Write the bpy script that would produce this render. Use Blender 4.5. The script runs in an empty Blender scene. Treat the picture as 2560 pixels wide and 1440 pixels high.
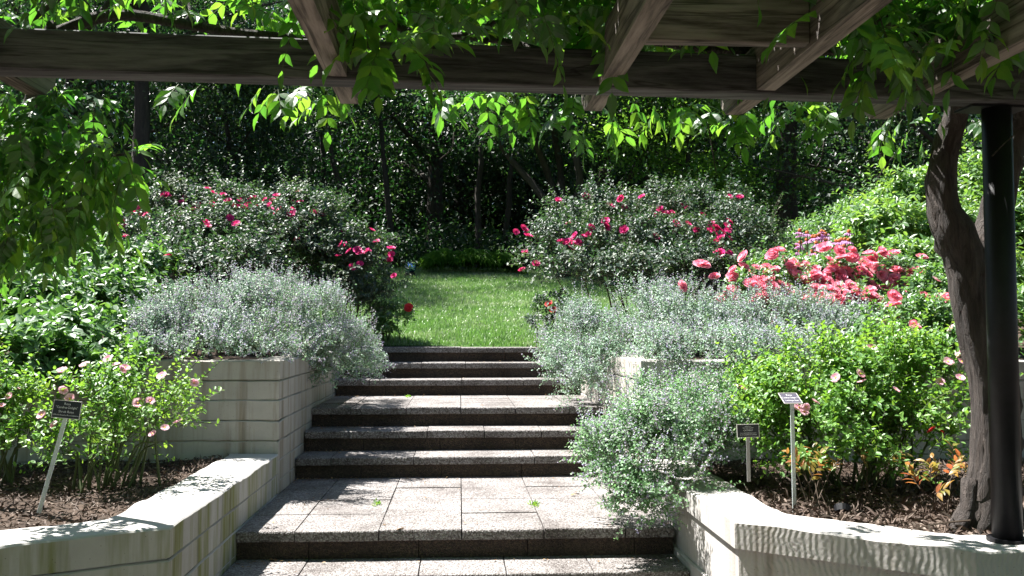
import bpy, math, random
import numpy as np
from mathutils import Vector, Matrix, Euler

random.seed(7)
RNG = np.random.default_rng(11)
scene = bpy.context.scene
COL = scene.collection
R = math.radians

# ------------------------------------------------------------------ camera, sky, sun, exposure
F = 2300.0                      # focal length in pixels of the 2560 px wide photograph
EZ = 1.6                        # eye height above the pergola floor
cam_d = bpy.data.cameras.new("camera")
cam_d.sensor_width = 36.0
cam_d.lens = 36.0 * F / 2560.0
cam_d.clip_start = 0.05
cam_d.clip_end = 600.0
cam = bpy.data.objects.new("camera", cam_d)
COL.objects.link(cam)
cam.location = (0, 0, EZ)
cam.rotation_euler = Euler((R(90 + 2.79), 0, R(-3.31)), 'XYZ')
scene.camera = cam
CAMM = np.array(cam.rotation_euler.to_matrix())

SUN = Vector((-0.48, 0.29, 1.0)).normalized()
world = bpy.data.worlds.new("World")
scene.world = world
world.use_nodes = True
wn = world.node_tree.nodes
wl = world.node_tree.links
sky = wn.new('ShaderNodeTexSky')
sky.sky_type = 'NISHITA'
sky.sun_disc = False
sky.sun_elevation = math.asin(SUN.z)
sky.sun_rotation = math.atan2(SUN.x, SUN.y)
wl.new(sky.outputs[0], wn['Background'].inputs[0])
wn['Background'].inputs[1].default_value = 0.05
sl = bpy.data.lights.new("sun", 'SUN')
sl.energy = 5.0
sl.angle = R(0.5)
sl.color = (1.0, 0.97, 0.925)
so = bpy.data.objects.new("sun", sl)
COL.objects.link(so)
so.location = (-9, 8, 20)
so.rotation_euler = SUN.to_track_quat('Z', 'Y').to_euler()
scene.view_settings.view_transform = 'Standard'
scene.view_settings.look = 'None'
scene.view_settings.gamma = 1
scene.view_settings.exposure = 2.0
scene.cycles.max_bounces = 7
scene.cycles.diffuse_bounces = 3
scene.cycles.glossy_bounces = 2
scene.cycles.transmission_bounces = 5
scene.cycles.caustics_reflective = False
scene.cycles.caustics_refractive = False


def ray(px, py):
    v = CAMM @ np.array([px - 1280.0, 720.0 - py, -F])
    return v / v[1]


def at(px, py, Y):
    """world point seen at photo pixel (px, py) at distance Y along the stairs"""
    return np.array([0, 0, EZ]) + ray(px, py) * Y


# ------------------------------------------------------------------ mesh helpers
class MB:
    def __init__(self):
        self.v = []; self.f = []; self.n = 0

    def add(self, v, *fs):
        v = np.asarray(v, dtype=np.float64).reshape(-1, 3)
        for f in fs:
            f = np.asarray(f, dtype=np.int64)
            if f.size:
                self.f.append(f + self.n)
        self.v.append(v)
        self.n += len(v)

    def mesh(self, name, off=(0, 0, 0), smooth=False):
        me = bpy.data.meshes.new(name)
        v = np.concatenate(self.v) - np.asarray(off, dtype=np.float64)
        me.vertices.add(len(v))
        me.vertices.foreach_set('co', v.astype(np.float32).ravel())
        lv = np.concatenate([f.ravel() for f in self.f])
        cnt = np.concatenate([np.full(len(f), f.shape[1]) for f in self.f])
        st = np.concatenate(([0], np.cumsum(cnt)[:-1]))
        me.loops.add(len(lv))
        me.loops.foreach_set('vertex_index', lv.astype(np.int32))
        me.polygons.add(len(cnt))
        me.polygons.foreach_set('loop_start', st.astype(np.int32))
        me.polygons.foreach_set('use_smooth', np.full(len(cnt), smooth))
        me.update(calc_edges=True)
        return me


def tag(o, label=None, cat=None, group=None, kind=None):
    if label: o['label'] = label
    if cat: o['category'] = cat
    if group: o['group'] = group
    if kind: o['kind'] = kind
    return o


def empty(name, loc, label, cat, group=None):
    o = bpy.data.objects.new(name, None)
    o.empty_display_size = 0.1
    o.location = tuple(float(a) for a in loc)
    COL.objects.link(o)
    return tag(o, label, cat, group)


def wloc(o):
    p = np.zeros(3)
    while o is not None:
        p = p + np.array(o.location)
        o = o.parent
    return p


def build(name, mb, mat, parent=None, smooth=False, loc=None):
    """link a builder (world coordinates) as ONE object; its origin is the parent's or loc"""
    off = wloc(parent) if parent is not None else (np.array(loc) if loc is not None else np.zeros(3))
    me = mb.mesh(name, off, smooth)
    me.materials.append(mat)
    o = bpy.data.objects.new(name, me)
    COL.objects.link(o)
    if parent is not None:
        o.parent = parent
    elif loc is not None:
        o.location = tuple(float(a) for a in loc)
    return o


def copy_tree(o, parent=None):
    c = o.copy()
    COL.objects.link(c)
    c.parent = parent
    for ch in o.children:
        copy_tree(ch, c)
    return c


def nrm(a):
    return a / np.maximum(np.linalg.norm(a, axis=-1, keepdims=True), 1e-9)


def rnd(n, k=3):
    return nrm(RNG.normal(size=(n, k)))


# leaf templates: x along the leaf, y across, z normal
T_DIA = (np.array([[0, 0, 0], [.45, .30, .07], [1, 0, -.06], [.45, -.30, .07]]), np.array([[0, 2, 1], [0, 3, 2]]))
T_OVAL = (np.array([[0, 0, 0], [.25, .24, .05], [.68, .25, .05], [1, 0, -.08], [.68, -.25, .05], [.25, -.24, .05]]),
          np.array([[0, 3, 2, 1], [0, 5, 4, 3]]))
T_LANCE = (np.array([[0, 0, 0], [.18, .13, .03], [.42, .19, .05], [.72, .11, .0], [1, 0, -.14],
                     [.72, -.11, .0], [.42, -.19, .05], [.18, -.13, .03], [.42, 0, 0], [.72, 0, -.04]]),
           np.array([[0, 8, 2, 1], [8, 9, 3, 2], [9, 4, 4, 3], [0, 7, 6, 8], [8, 6, 5, 9], [9, 5, 4, 4]]))
T_LANCE = (T_LANCE[0], None)
LANCE_Q = np.array([[0, 8, 2, 1], [8, 9, 3, 2], [0, 7, 6, 8], [8, 6, 5, 9]])
LANCE_T = np.array([[9, 4, 3], [9, 5, 4]])


def leaves(mb, pos, d, n, size, tmpl=T_DIA, width=1.0):
    pos = np.asarray(pos); m = len(pos)
    if m == 0: return
    d = nrm(d)
    n = nrm(n - (n * d).sum(1, keepdims=True) * d)
    s = np.cross(n, d)
    t = tmpl[0]
    size = np.broadcast_to(np.asarray(size, dtype=float).reshape(-1, 1, 1) if np.ndim(size) else np.full((1, 1, 1), size), (m, 1, 1))
    v = pos[:, None, :] + size * (t[None, :, 0:1] * d[:, None, :] + width * t[None, :, 1:2] * s[:, None, :] + t[None, :, 2:3] * n[:, None, :])
    k = len(t)
    base = (np.arange(m) * k)[:, None, None]
    fs = [LANCE_Q, LANCE_T] if tmpl[1] is None else [tmpl[1]]
    mb.add(v.reshape(-1, 3), *[(base + f[None]).reshape(-1, f.shape[1]) for f in fs])


def prisms(mb, p0, p1, r0, r1):
    """thin three-sided twigs between point arrays"""
    m = len(p0)
    if m == 0: return
    d = nrm(p1 - p0)
    a = nrm(np.cross(d, rnd(m))); b = np.cross(d, a)
    r0 = np.broadcast_to(r0, (m,)).reshape(-1, 1); r1 = np.broadcast_to(r1, (m,)).reshape(-1, 1)
    vs = []
    for p, r in ((p0, r0), (p1, r1)):
        for k in range(3):
            w = k * 2.0944
            vs.append(p + r * (math.cos(w) * a + math.sin(w) * b))
    v = np.stack(vs, 1)
    f = np.array([[0, 1, 4, 3], [1, 2, 5, 4], [2, 0, 3, 5]])
    mb.add(v.reshape(-1, 3), ((np.arange(m) * 6)[:, None, None] + f[None]).reshape(-1, 4))


def tube(mb, pts, rad, sides=8, lump=0.0, cap=True):
    pts = np.asarray(pts, dtype=float); n = len(pts)
    rad = np.broadcast_to(np.asarray(rad, dtype=float), (n,))
    t = np.gradient(pts, axis=0); t = nrm(t)
    ref = np.array([0.31, 0.2, 0.93])
    if abs(t[0] @ ref) > .9: ref = np.array([1.0, 0.1, 0])
    a = nrm(np.cross(t, ref)); b = np.cross(t, a)
    w = np.arange(sides) * 2 * math.pi / sides
    rr = rad[:, None] * (1 + lump * RNG.normal(size=(n, sides)))
    v = pts[:, None, :] + rr[..., None] * (np.cos(w)[None, :, None] * a[:, None, :] + np.sin(w)[None, :, None] * b[:, None, :])
    i = np.arange(n - 1)[:, None] * sides; j = np.arange(sides)[None]; j2 = (j + 1) % sides
    q = np.stack([i + j, i + j2, i + sides + j2, i + sides + j], -1).reshape(-1, 4)
    caps = [np.arange(sides)[None, ::-1], (n - 1) * sides + np.arange(sides)[None]] if cap else []
    mb.add(v.reshape(-1, 3), q, *caps)


def smooth_path(pts, n=24):
    """Catmull-Rom through control points"""
    P = np.asarray(pts, dtype=float)
    P = np.vstack([2 * P[0] - P[1], P, 2 * P[-1] - P[-2]])
    out = []
    segs = len(P) - 3
    for u in np.linspace(0, segs - 1e-6, n):
        k = int(u); t = u - k
        p0, p1, p2, p3 = P[k:k + 4]
        out.append(.5 * ((2 * p1) + (-p0 + p2) * t + (2 * p0 - 5 * p1 + 4 * p2 - p3) * t * t + (-p0 + 3 * p1 - 3 * p2 + p3) * t ** 3))
    return np.array(out)


def box(mb, x0, x1, y0, y1, z0, z1):
    v = [(x0, y0, z0), (x1, y0, z0), (x1, y1, z0), (x0, y1, z0), (x0, y0, z1), (x1, y0, z1), (x1, y1, z1), (x0, y1, z1)]
    mb.add(v, [[0, 3, 2, 1], [4, 5, 6, 7], [0, 1, 5, 4], [1, 2, 6, 5], [2, 3, 7, 6], [3, 0, 4, 7]])


def cbox(mb, O, X, Y, Z, sx, sy, sz, ch=0.004):
    """chamfered box centred at O with axes X,Y,Z and full sizes"""
    import bmesh
    bm = bmesh.new()
    bmesh.ops.create_cube(bm, size=1.0)
    for v in bm.verts:
        v.co = Vector((v.co.x * sx, v.co.y * sy, v.co.z * sz))
    bmesh.ops.bevel(bm, geom=list(bm.edges), offset=ch, segments=1, affect='EDGES')
    bm.verts.index_update()
    M = np.stack([np.asarray(X, float), np.asarray(Y, float), np.asarray(Z, float)], 1)
    v = np.array([tuple(q.co) for q in bm.verts]) @ M.T + np.asarray(O, float)
    by = {}
    for f in bm.faces:
        by.setdefault(len(f.verts), []).append([q.index for q in f.verts])
    mb.add(v, *[np.array(x) for x in by.values()])
    bm.free()


# ------------------------------------------------------------------ materials
def mat(name):
    m = bpy.data.materials.new(name)
    m.use_nodes = True
    nt = m.node_tree
    return m, nt.nodes, nt.links, nt.nodes['Principled BSDF'], nt.nodes['Material Output']


def ramp(nodes, stops, interp='LINEAR'):
    r = nodes.new('ShaderNodeValToRGB')
    r.color_ramp.interpolation = interp
    e = r.color_ramp.elements
    while len(e) < len(stops): e.new(0.5)
    for el, (p, c) in zip(e, stops):
        el.position = p
        el.color = (*c, 1) if len(c) == 3 else c
    return r


def noise(nodes, links, scale, detail=4, rough=.6, coord=None, dist=0.0):
    n = nodes.new('ShaderNodeTexNoise')
    n.inputs['Scale'].default_value = scale
    n.inputs['Detail'].default_value = detail
    n.inputs['Roughness'].default_value = rough
    n.inputs['Distortion'].default_value = dist
    if coord is not None: links.new(coord, n.inputs['Vector'])
    return n


def leaf_mat(name, cols, trans, tmix=.35, rough=.42, spec=.5, nsc=2.2):
    """thin leaf: reflecting skin + light passing through; colour differs from leaf to leaf"""
    m, N, L, p, out = mat(name)
    g = N.new('ShaderNodeNewGeometry')
    k = len(cols)
    r = ramp(N, [(i / (k - 1), c) for i, c in enumerate(cols)])
    tc = N.new('ShaderNodeTexCoord')
    nz = noise(N, L, nsc, 3, .6, tc.outputs['Object'])
    fac = N.new('ShaderNodeMath'); fac.operation = 'MULTIPLY_ADD'; fac.inputs[1].default_value = .62
    sh = N.new('ShaderNodeMath'); sh.operation = 'MULTIPLY_ADD'; sh.inputs[1].default_value = 1.5; sh.inputs[2].default_value = -.56
    L.new(nz.outputs[0], sh.inputs[0]); L.new(g.outputs['Random Per Island'], fac.inputs[0]); L.new(sh.outputs[0], fac.inputs[2])
    L.new(fac.outputs[0], r.inputs[0])
    L.new(r.outputs[0], p.inputs['Base Color'])
    p.inputs['Roughness'].default_value = rough
    p.inputs['Specular IOR Level'].default_value = spec
    t = N.new('ShaderNodeBsdfTranslucent')
    r2 = ramp(N, [(i / (len(trans) - 1), c) for i, c in enumerate(trans)])
    L.new(fac.outputs[0], r2.inputs[0])
    L.new(r2.outputs[0], t.inputs[0])
    mx = N.new('ShaderNodeMixShader')
    mx.inputs[0].default_value = tmix
    L.new(p.outputs[0], mx.inputs[1]); L.new(t.outputs[0], mx.inputs[2])
    L.new(mx.outputs[0], out.inputs[0])
    return m


def bark_mat(name, c1, c2, scale=14, zs=.18, bump=.6, dist=.03):
    m, N, L, p, out = mat(name)
    tc = N.new('ShaderNodeTexCoord')
    mp = N.new('ShaderNodeMapping'); mp.inputs['Scale'].default_value = (1, 1, zs)
    L.new(tc.outputs['Object'], mp.inputs[0])
    n = noise(N, L, scale, 6, .7, mp.outputs[0], 1.2)
    r = ramp(N, [(.3, c1), (.7, c2)])
    L.new(n.outputs[0], r.inputs[0]); L.new(r.outputs[0], p.inputs['Base Color'])
    b = N.new('ShaderNodeBump'); b.inputs['Strength'].default_value = bump; b.inputs['Distance'].default_value = dist
    L.new(n.outputs[0], b.inputs['Height']); L.new(b.outputs[0], p.inputs['Normal'])
    p.inputs['Roughness'].default_value = .9
    return m


def wood_mat(name, axis, tone):
    """weathered timber with grain along the given axis"""
    m, N, L, p, out = mat(name)
    tc = N.new('ShaderNodeTexCoord')
    mp = N.new('ShaderNodeMapping')
    sc = [9.0, 9.0, 9.0]; sc[axis] = .7
    mp.inputs['Scale'].default_value = sc
    L.new(tc.outputs['Object'], mp.inputs[0])
    n = noise(N, L, 1.3, 3, .5, mp.outputs[0], .8)
    wv = N.new('ShaderNodeMath'); wv.operation = 'MULTIPLY'; wv.inputs[1].default_value = 22
    L.new(n.outputs[0], wv.inputs[0])
    sn = N.new('ShaderNodeMath'); sn.operation = 'SINE'; L.new(wv.outputs[0], sn.inputs[0])
    fine = noise(N, L, 9, 5, .7, mp.outputs[0])
    ad = N.new('ShaderNodeMath'); ad.operation = 'MULTIPLY_ADD'; ad.inputs[1].default_value = .22
    L.new(sn.outputs[0], ad.inputs[0]); L.new(fine.outputs[0], ad.inputs[2])
    r = ramp(N, tone)
    L.new(ad.outputs[0], r.inputs[0]); L.new(r.outputs[0], p.inputs['Base Color'])
    mc = N.new('ShaderNodeMapping'); sc2 = [14.0] * 3; sc2[axis] = .45; mc.inputs['Scale'].default_value = sc2
    L.new(tc.outputs['Object'], mc.inputs[0])
    nc = noise(N, L, 1.1, 2, .5, mc.outputs[0], .2)
    rc = ramp(N, [(.485, (1, 1, 1)), (.5, (.12, .1, .09)), (.515, (1, 1, 1))]); L.new(nc.outputs[0], rc.inputs[0])
    mk = N.new('ShaderNodeMix'); mk.data_type = 'RGBA'; mk.blend_type = 'MULTIPLY'; mk.inputs['Factor'].default_value = .85
    L.new(r.outputs[0], mk.inputs['A']); L.new(rc.outputs[0], mk.inputs['B']); L.new(mk.outputs['Result'], p.inputs['Base Color'])
    b = N.new('ShaderNodeBump'); b.inputs['Strength'].default_value = .5; b.inputs['Distance'].default_value = .006
    L.new(ad.outputs[0], b.inputs['Height']); L.new(b.outputs[0], p.inputs['Normal'])
    p.inputs['Roughness'].default_value = .85
    return m


def concrete_mat(name, base, stain, amount, grain=0.0):
    """board-formed concrete with mottling, run-down streaks and algae"""
    m, N, L, p, out = mat(name)
    tc = N.new('ShaderNodeTexCoord')
    n1 = noise(N, L, 3.2, 6, .65, tc.outputs['Object'])
    r1 = ramp(N, [(.3, tuple(c * .78 for c in base)), (.7, base)])
    L.new(n1.outputs[0], r1.inputs[0])
    mp = N.new('ShaderNodeMapping'); mp.inputs['Scale'].default_value = (7, 7, .55)
    L.new(tc.outputs['Object'], mp.inputs[0])
    n2 = noise(N, L, 1.5, 4, .62, mp.outputs[0])
    r2 = ramp(N, [(1 - amount - .08, (0, 0, 0)), (1 - amount + .14, (1, 1, 1))])
    L.new(n2.outputs[0], r2.inputs[0])
    mx = N.new('ShaderNodeMix'); mx.data_type = 'RGBA'
    ge = N.new('ShaderNodeNewGeometry'); sx = N.new('ShaderNodeSeparateXYZ'); L.new(ge.outputs['True Normal'], sx.inputs[0])
    vert = N.new('ShaderNodeMath'); vert.operation = 'LESS_THAN'; vert.inputs[1].default_value = .5
    L.new(sx.outputs['Z'], vert.inputs[0])
    m2 = N.new('ShaderNodeMath'); m2.operation = 'MULTIPLY'
    L.new(r2.outputs[0], m2.inputs[0]); L.new(vert.outputs[0], m2.inputs[1])
    L.new(m2.outputs[0], mx.inputs['Factor']); L.new(r1.outputs[0], mx.inputs['A'])
    mx.inputs['B'].default_value = (*stain, 1)
    mp3 = N.new('ShaderNodeMapping'); mp3.inputs['Scale'].default_value = (8, 8, .5)
    L.new(tc.outputs['Object'], mp3.inputs[0])
    n3 = noise(N, L, 1.4, 3, .6, mp3.outputs[0])
    r3 = ramp(N, [(.60, (0, 0, 0)), (.80, (.6, .6, .6))])
    L.new(n3.outputs[0], r3.inputs[0])
    mx2 = N.new('ShaderNodeMix'); mx2.data_type = 'RGBA'
    m3 = N.new('ShaderNodeMath'); m3.operation = 'MULTIPLY'
    L.new(r3.outputs[0], m3.inputs[0]); L.new(vert.outputs[0], m3.inputs[1])
    L.new(m3.outputs[0], mx2.inputs['Factor']); L.new(mx.outputs['Result'], mx2.inputs['A'])
    mx2.inputs['B'].default_value = (.09, .075, .06, 1)
    L.new(mx2.outputs['Result'], p.inputs['Base Color'])
    p.inputs['Roughness'].default_value = .9
    p.inputs['Specular IOR Level'].default_value = .25
    po_ = N.new('ShaderNodeTexVoronoi'); po_.inputs['Scale'].default_value = 38; po_.inputs['Randomness'].default_value = 1
    L.new(tc.outputs['Object'], po_.inputs['Vector'])
    pr_ = ramp(N, [(.05, (.35, .32, .3)), (.10, (1, 1, 1))]); L.new(po_.outputs['Distance'], pr_.inputs[0])
    mx3 = N.new('ShaderNodeMix'); mx3.data_type = 'RGBA'; mx3.blend_type = 'MULTIPLY'; mx3.inputs['Factor'].default_value = .8
    L.new(mx2.outputs['Result'], mx3.inputs['A']); L.new(pr_.outputs[0], mx3.inputs['B'])
    L.new(mx3.outputs['Result'], p.inputs['Base Color'])
    h = noise(N, L, 55, 5, .7, tc.outputs['Object'])
    b = N.new('ShaderNodeBump'); b.inputs['Strength'].default_value = .35; b.inputs['Distance'].default_value = .006
    L.new(h.outputs[0], b.inputs['Height'])
    if grain:
        sp_ = N.new('ShaderNodeSeparateXYZ'); L.new(tc.outputs['Object'], sp_.inputs[0])
        ux = N.new('ShaderNodeMath'); ux.operation = 'MULTIPLY'; ux.inputs[1].default_value = 290
        L.new(sp_.outputs['X'], ux.inputs[0])
        mg = N.new('ShaderNodeMapping'); mg.inputs['Scale'].default_value = (2.6, 2.6, 5)
        L.new(tc.outputs['Object'], mg.inputs[0])
        ng = noise(N, L, 1.6, 3, .5, mg.outputs[0], .3)
        ml = N.new('ShaderNodeMath'); ml.operation = 'MULTIPLY_ADD'; ml.inputs[1].default_value = 23
        L.new(ng.outputs[0], ml.inputs[0]); L.new(ux.outputs[0], ml.inputs[2])
        sn0 = N.new('ShaderNodeMath'); sn0.operation = 'SINE'; L.new(ml.outputs[0], sn0.inputs[0])
        amp = noise(N, L, 5, 3, .6, tc.outputs['Object'])
        am = N.new('ShaderNodeMath'); am.operation = 'MULTIPLY'; L.new(sn0.outputs[0], am.inputs[0]); L.new(amp.outputs[0], am.inputs[1])
        sn = N.new('ShaderNodeMath'); sn.operation = 'MULTIPLY'; L.new(am.outputs[0], sn.inputs[0])
        wing = N.new('ShaderNodeMath'); wing.operation = 'LESS_THAN'; wing.inputs[1].default_value = -.5
        L.new(sx.outputs['Y'], wing.inputs[0]); L.new(wing.outputs[0], sn.inputs[1])
        b2 = N.new('ShaderNodeBump'); b2.inputs['Strength'].default_value = grain; b2.inputs['Distance'].default_value = .005
        L.new(sn.outputs[0], b2.inputs['Height']); L.new(b.outputs[0], b2.inputs['Normal'])
        L.new(b2.outputs[0], p.inputs['Normal'])
    else:
        L.new(b.outputs[0], p.inputs['Normal'])
    return m


def aggregate_mat(name, c_dark, c_mid, c_light, scale=75):
    """exposed-aggregate paving: little stones in a brown matrix"""
    m, N, L, p, out = mat(name)
    tc = N.new('ShaderNodeTexCoord')
    vo = N.new('ShaderNodeTexVoronoi'); vo.inputs['Scale'].default_value = scale
    L.new(tc.outputs['Object'], vo.inputs['Vector'])
    sep = N.new('ShaderNodeSeparateColor'); L.new(vo.outputs['Color'], sep.inputs[0])
    r = ramp(N, [(.0, c_dark), (.45, c_mid), (1, c_light)])
    L.new(sep.outputs[0], r.inputs[0])
    rd = ramp(N, [(.4, (1, 1, 1)), (.85, (.5, .44, .41))])
    L.new(vo.outputs['Distance'], rd.inputs[0])
    mx = N.new('ShaderNodeMix'); mx.data_type = 'RGBA'; mx.blend_type = 'MULTIPLY'; mx.inputs['Factor'].default_value = .9
    L.new(r.outputs[0], mx.inputs['A']); L.new(rd.outputs[0], mx.inputs['B'])
    n = noise(N, L, 2.6, 5, .6, tc.outputs['Object'])
    rn = ramp(N, [(.32, (.45, .42, .4)), (.5, (.85, .84, .82)), (.7, (1, 1, 1))]); L.new(n.outputs[0], rn.inputs[0])
    mx2 = N.new('ShaderNodeMix'); mx2.data_type = 'RGBA'; mx2.blend_type = 'MULTIPLY'; mx2.inputs['Factor'].default_value = 1
    L.new(mx.outputs['Result'], mx2.inputs['A']); L.new(rn.outputs[0], mx2.inputs['B'])
    L.new(mx2.outputs['Result'], p.inputs['Base Color'])
    b = N.new('ShaderNodeBump'); b.inputs['Strength'].default_value = .8; b.inputs['Distance'].default_value = .008
    b.invert = True
    L.new(vo.outputs['Distance'], b.inputs['Height']); L.new(b.outputs[0], p.inputs['Normal'])
    p.inputs['Roughness'].default_value = .75
    return m


def plain(name, col, rough=.6, spec=.5, metal=0.0, scale=0, var=.3):
    m, N, L, p, out = mat(name)
    p.inputs['Roughness'].default_value = rough
    p.inputs['Specular IOR Level'].default_value = spec
    p.inputs['Metallic'].default_value = metal
    if scale:
        tc = N.new('ShaderNodeTexCoord')
        n = noise(N, L, scale, 5, .65, tc.outputs['Object'])
        r = ramp(N, [(.3, tuple(c * (1 - var) for c in col)), (.7, tuple(min(1, c * (1 + var)) for c in col))])
        L.new(n.outputs[0], r.inputs[0]); L.new(r.outputs[0], p.inputs['Base Color'])
    else:
        p.inputs['Base Color'].default_value = (*col, 1)
    return m


M = {}
M['soil'] = plain('soil', (.055, .038, .028), .95, .2, 0, 9, .5)
M['turf'] = plain('turf', (.05, .10, .025), .9, .2, 0, 3, .45)
M['paving'] = aggregate_mat('paving', (.16, .11, .08), (.30, .24, .2), (.5, .46, .42))
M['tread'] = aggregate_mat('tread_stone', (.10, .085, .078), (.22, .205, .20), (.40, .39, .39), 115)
M['riser'] = aggregate_mat('shaded_riser_stone', (.03, .02, .015), (.055, .038, .028), (.10, .068, .046), 110)  # same stone as the treads, with the step-front shade put into the colour
M['conc_left'] = concrete_mat('mossy_concrete', (.46, .445, .425), (.20, .21, .09), .50)
M['conc_up'] = concrete_mat('streaked_concrete', (.46, .435, .40), (.26, .22, .17), .44)
M['conc_right'] = concrete_mat('grained_concrete', (.47, .45, .43), (.33, .29, .25), .38, .5)
M['wood_x'] = wood_mat('beam_wood', 0, [(.15, (.014, .014, .015)), (.5, (.058, .057, .06)), (.85, (.105, .104, .108))])
M['wood_b'] = wood_mat('board_wood', 0, [(.15, (.04, .03, .025)), (.5, (.15, .13, .115)), (.85, (.22, .195, .175))])
M['wood_y'] = wood_mat('rafter_wood', 1, [(.15, (.045, .036, .03)), (.5, (.16, .135, .115)), (.85, (.24, .21, .185))])
M['steel'] = plain('black_painted_steel', (.008, .008, .010), .5, .25, 0, 20, .3)
M['bark'] = bark_mat('vine_bark', (.018, .013, .011), (.10, .08, .07), 34, .13, 1.0, .05)
M['tbark'] = bark_mat('tree_bark', (.02, .016, .012), (.065, .052, .042), 9, .2, .8)
M['twig'] = plain('green_stem', (.07, .09, .035), .7, .3)
M['btwig'] = plain('brown_twig', (.075, .055, .04), .8, .3)
G = lambda *c: c
M['wisteria'] = leaf_mat('wisteria_leaf', [G(.022, .055, .018), G(.03, .08, .02), G(.05, .11, .025)],
                         [G(.05, .20, .02), G(.16, .45, .03), G(.36, .60, .05)], .42, .45, .6)
M['rose_light'] = leaf_mat('light_rose_leaf', [G(.06, .16, .03), G(.10, .24, .035), G(.16, .27, .05)],
                           [G(.18, .42, .04), G(.30, .56, .05), G(.42, .60, .06)], .36, .46, .7)
M['rose_green'] = leaf_mat('green_rose_leaf', [G(.05, .11, .04), G(.07, .16, .05), G(.10, .21, .06)],
                           [G(.12, .32, .05), G(.2, .45, .06), G(.3, .5, .08)], .26, .5, 1.0)
M['rose_dark'] = leaf_mat('dark_rose_leaf', [G(.028, .05, .04), G(.04, .075, .05), G(.07, .10, .06), G(.09, .10, .04)],
                          [G(.05, .12, .04), G(.08, .2, .05), G(.16, .28, .06)], .2, .52, .6)
M['catmint'] = leaf_mat('catmint_leaf', [G(.18, .30, .21), G(.27, .39, .29), G(.42, .49, .40)],
                        [G(.16, .32, .14), G(.24, .42, .2), G(.32, .46, .26)], .3, .5, .5)
M['catmint_green'] = leaf_mat('green_catmint_leaf', [G(.13, .25, .12), G(.20, .34, .18), G(.34, .43, .29)],
                              [G(.14, .36, .1), G(.22, .48, .14), G(.32, .52, .22)], .32, .48, .5)
M['mintbloom'] = leaf_mat('catmint_flower', [G(.52, .45, .42), G(.60, .56, .66), G(.44, .40, .66), G(.68, .61, .57)],
                          [G(.4, .36, .34), G(.5, .45, .5), G(.5, .45, .6)], .3, .7, .2)
M['shrub'] = leaf_mat('shrub_leaf', [G(.06, .13, .04), G(.09, .2, .05), G(.14, .25, .06)],
                      [G(.16, .36, .05), G(.26, .5, .06), G(.4, .55, .08)], .33, .48, .9)
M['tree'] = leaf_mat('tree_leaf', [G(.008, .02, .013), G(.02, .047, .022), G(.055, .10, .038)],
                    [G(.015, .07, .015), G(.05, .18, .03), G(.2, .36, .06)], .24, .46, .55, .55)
M['tree_blue'] = leaf_mat('conifer_needle', [G(.018, .04, .03), G(.03, .065, .045), G(.045, .08, .05)],
                          [G(.04, .12, .05), G(.07, .18, .07)], .2, .45, .5)
M['tree_bright'] = leaf_mat('bright_tree_leaf', [G(.05, .12, .025), G(.08, .18, .03), G(.12, .22, .04)],
                            [G(.12, .36, .03), G(.22, .48, .04), G(.34, .54, .06)], .42, .4, .6)
M['grass'] = leaf_mat('grass_blade', [G(.09, .20, .035), G(.16, .27, .08), G(.44, .47, .34)],
                      [G(.14, .34, .05), G(.2, .4, .07), G(.40, .48, .24)], .3, .42, 1.0, 1.6)
M['hakone'] = leaf_mat('ornamental_grass_blade', [G(.05, .13, .02), G(.08, .2, .03), G(.15, .28, .05)],
                       [G(.16, .42, .04), G(.3, .55, .05)], .35, .45, .4)
M['nandina'] = leaf_mat('copper_leaf', [G(.22, .05, .03), G(.30, .11, .035), G(.24, .18, .04), G(.10, .17, .035), G(.34, .10, .09)],
                        [G(.55, .10, .05), G(.55, .2, .06), G(.4, .34, .06), G(.55, .14, .12)], .4, .4, .5)
M['magenta'] = leaf_mat('magenta_petal', [G(.55, .015, .14), G(.66, .04, .28), G(.62, .03, .17), G(.72, .12, .36)],
                        [G(.8, .05, .15), G(.85, .1, .3)], .3, .5, .3)
M['coral'] = leaf_mat('coral_petal', [G(.88, .17, .28), G(.90, .28, .39), G(.92, .44, .53), G(.88, .22, .34)],
                      [G(.96, .32, .42), G(.97, .48, .56)], .42, .5, .3)
M['pale'] = leaf_mat('pale_pink_petal', [G(.82, .42, .54), G(.87, .58, .67), G(.90, .74, .79)],
                     [G(.95, .52, .64), G(.97, .74, .80)], .5, .5, .3)
M['redp'] = leaf_mat('red_petal', [G(.6, .02, .03), G(.7, .05, .06), G(.6, .03, .05)], [G(.8, .06, .05), G(.8, .1, .1)], .3, .5, .3)
M['yellow'] = plain('stamen_yellow', (.75, .5, .08), .7, .3)
M['cone'] = plain('cone_orange', (.42, .12, .03), .7, .3, 0, 60, .5)
M['purple'] = leaf_mat('purple_petal', [G(.42, .16, .42), G(.52, .25, .5), G(.6, .36, .56)], [G(.6, .25, .55), G(.7, .4, .65)], .35, .5, .3)
M['chip'] = leaf_mat('bark_chip', [G(.035, .024, .018), G(.075, .05, .038), G(.13, .095, .075), G(.22, .18, .15)],
                     [G(.02, .015, .01), G(.05, .03, .02)], .03, .75, .35)
M['dryleaf'] = leaf_mat('dry_leaf', [G(.22, .13, .06), G(.3, .2, .1), G(.2, .09, .05)], [G(.3, .18, .07), G(.3, .2, .1)], .2, .6, .3)
M['plate'] = plain('black_plaque', (.012, .012, .013), .32, .5)
M['rim'] = plain('plaque_rim', (.55, .53, .5), .5, .4)
M['white'] = plain('white_lettering', (.72, .72, .72), .6, .3)
M['grey_plate'] = plain('sky_sheen_plaque', (.10, .09, .12), .25, .7)  # sky reflection on the tilted plate put into a paler base colour
m, N, L, p, out = mat('clear_acrylic')
p.inputs['Base Color'].default_value = (.78, .86, .86, 1); p.inputs['Roughness'].default_value = .25
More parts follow.
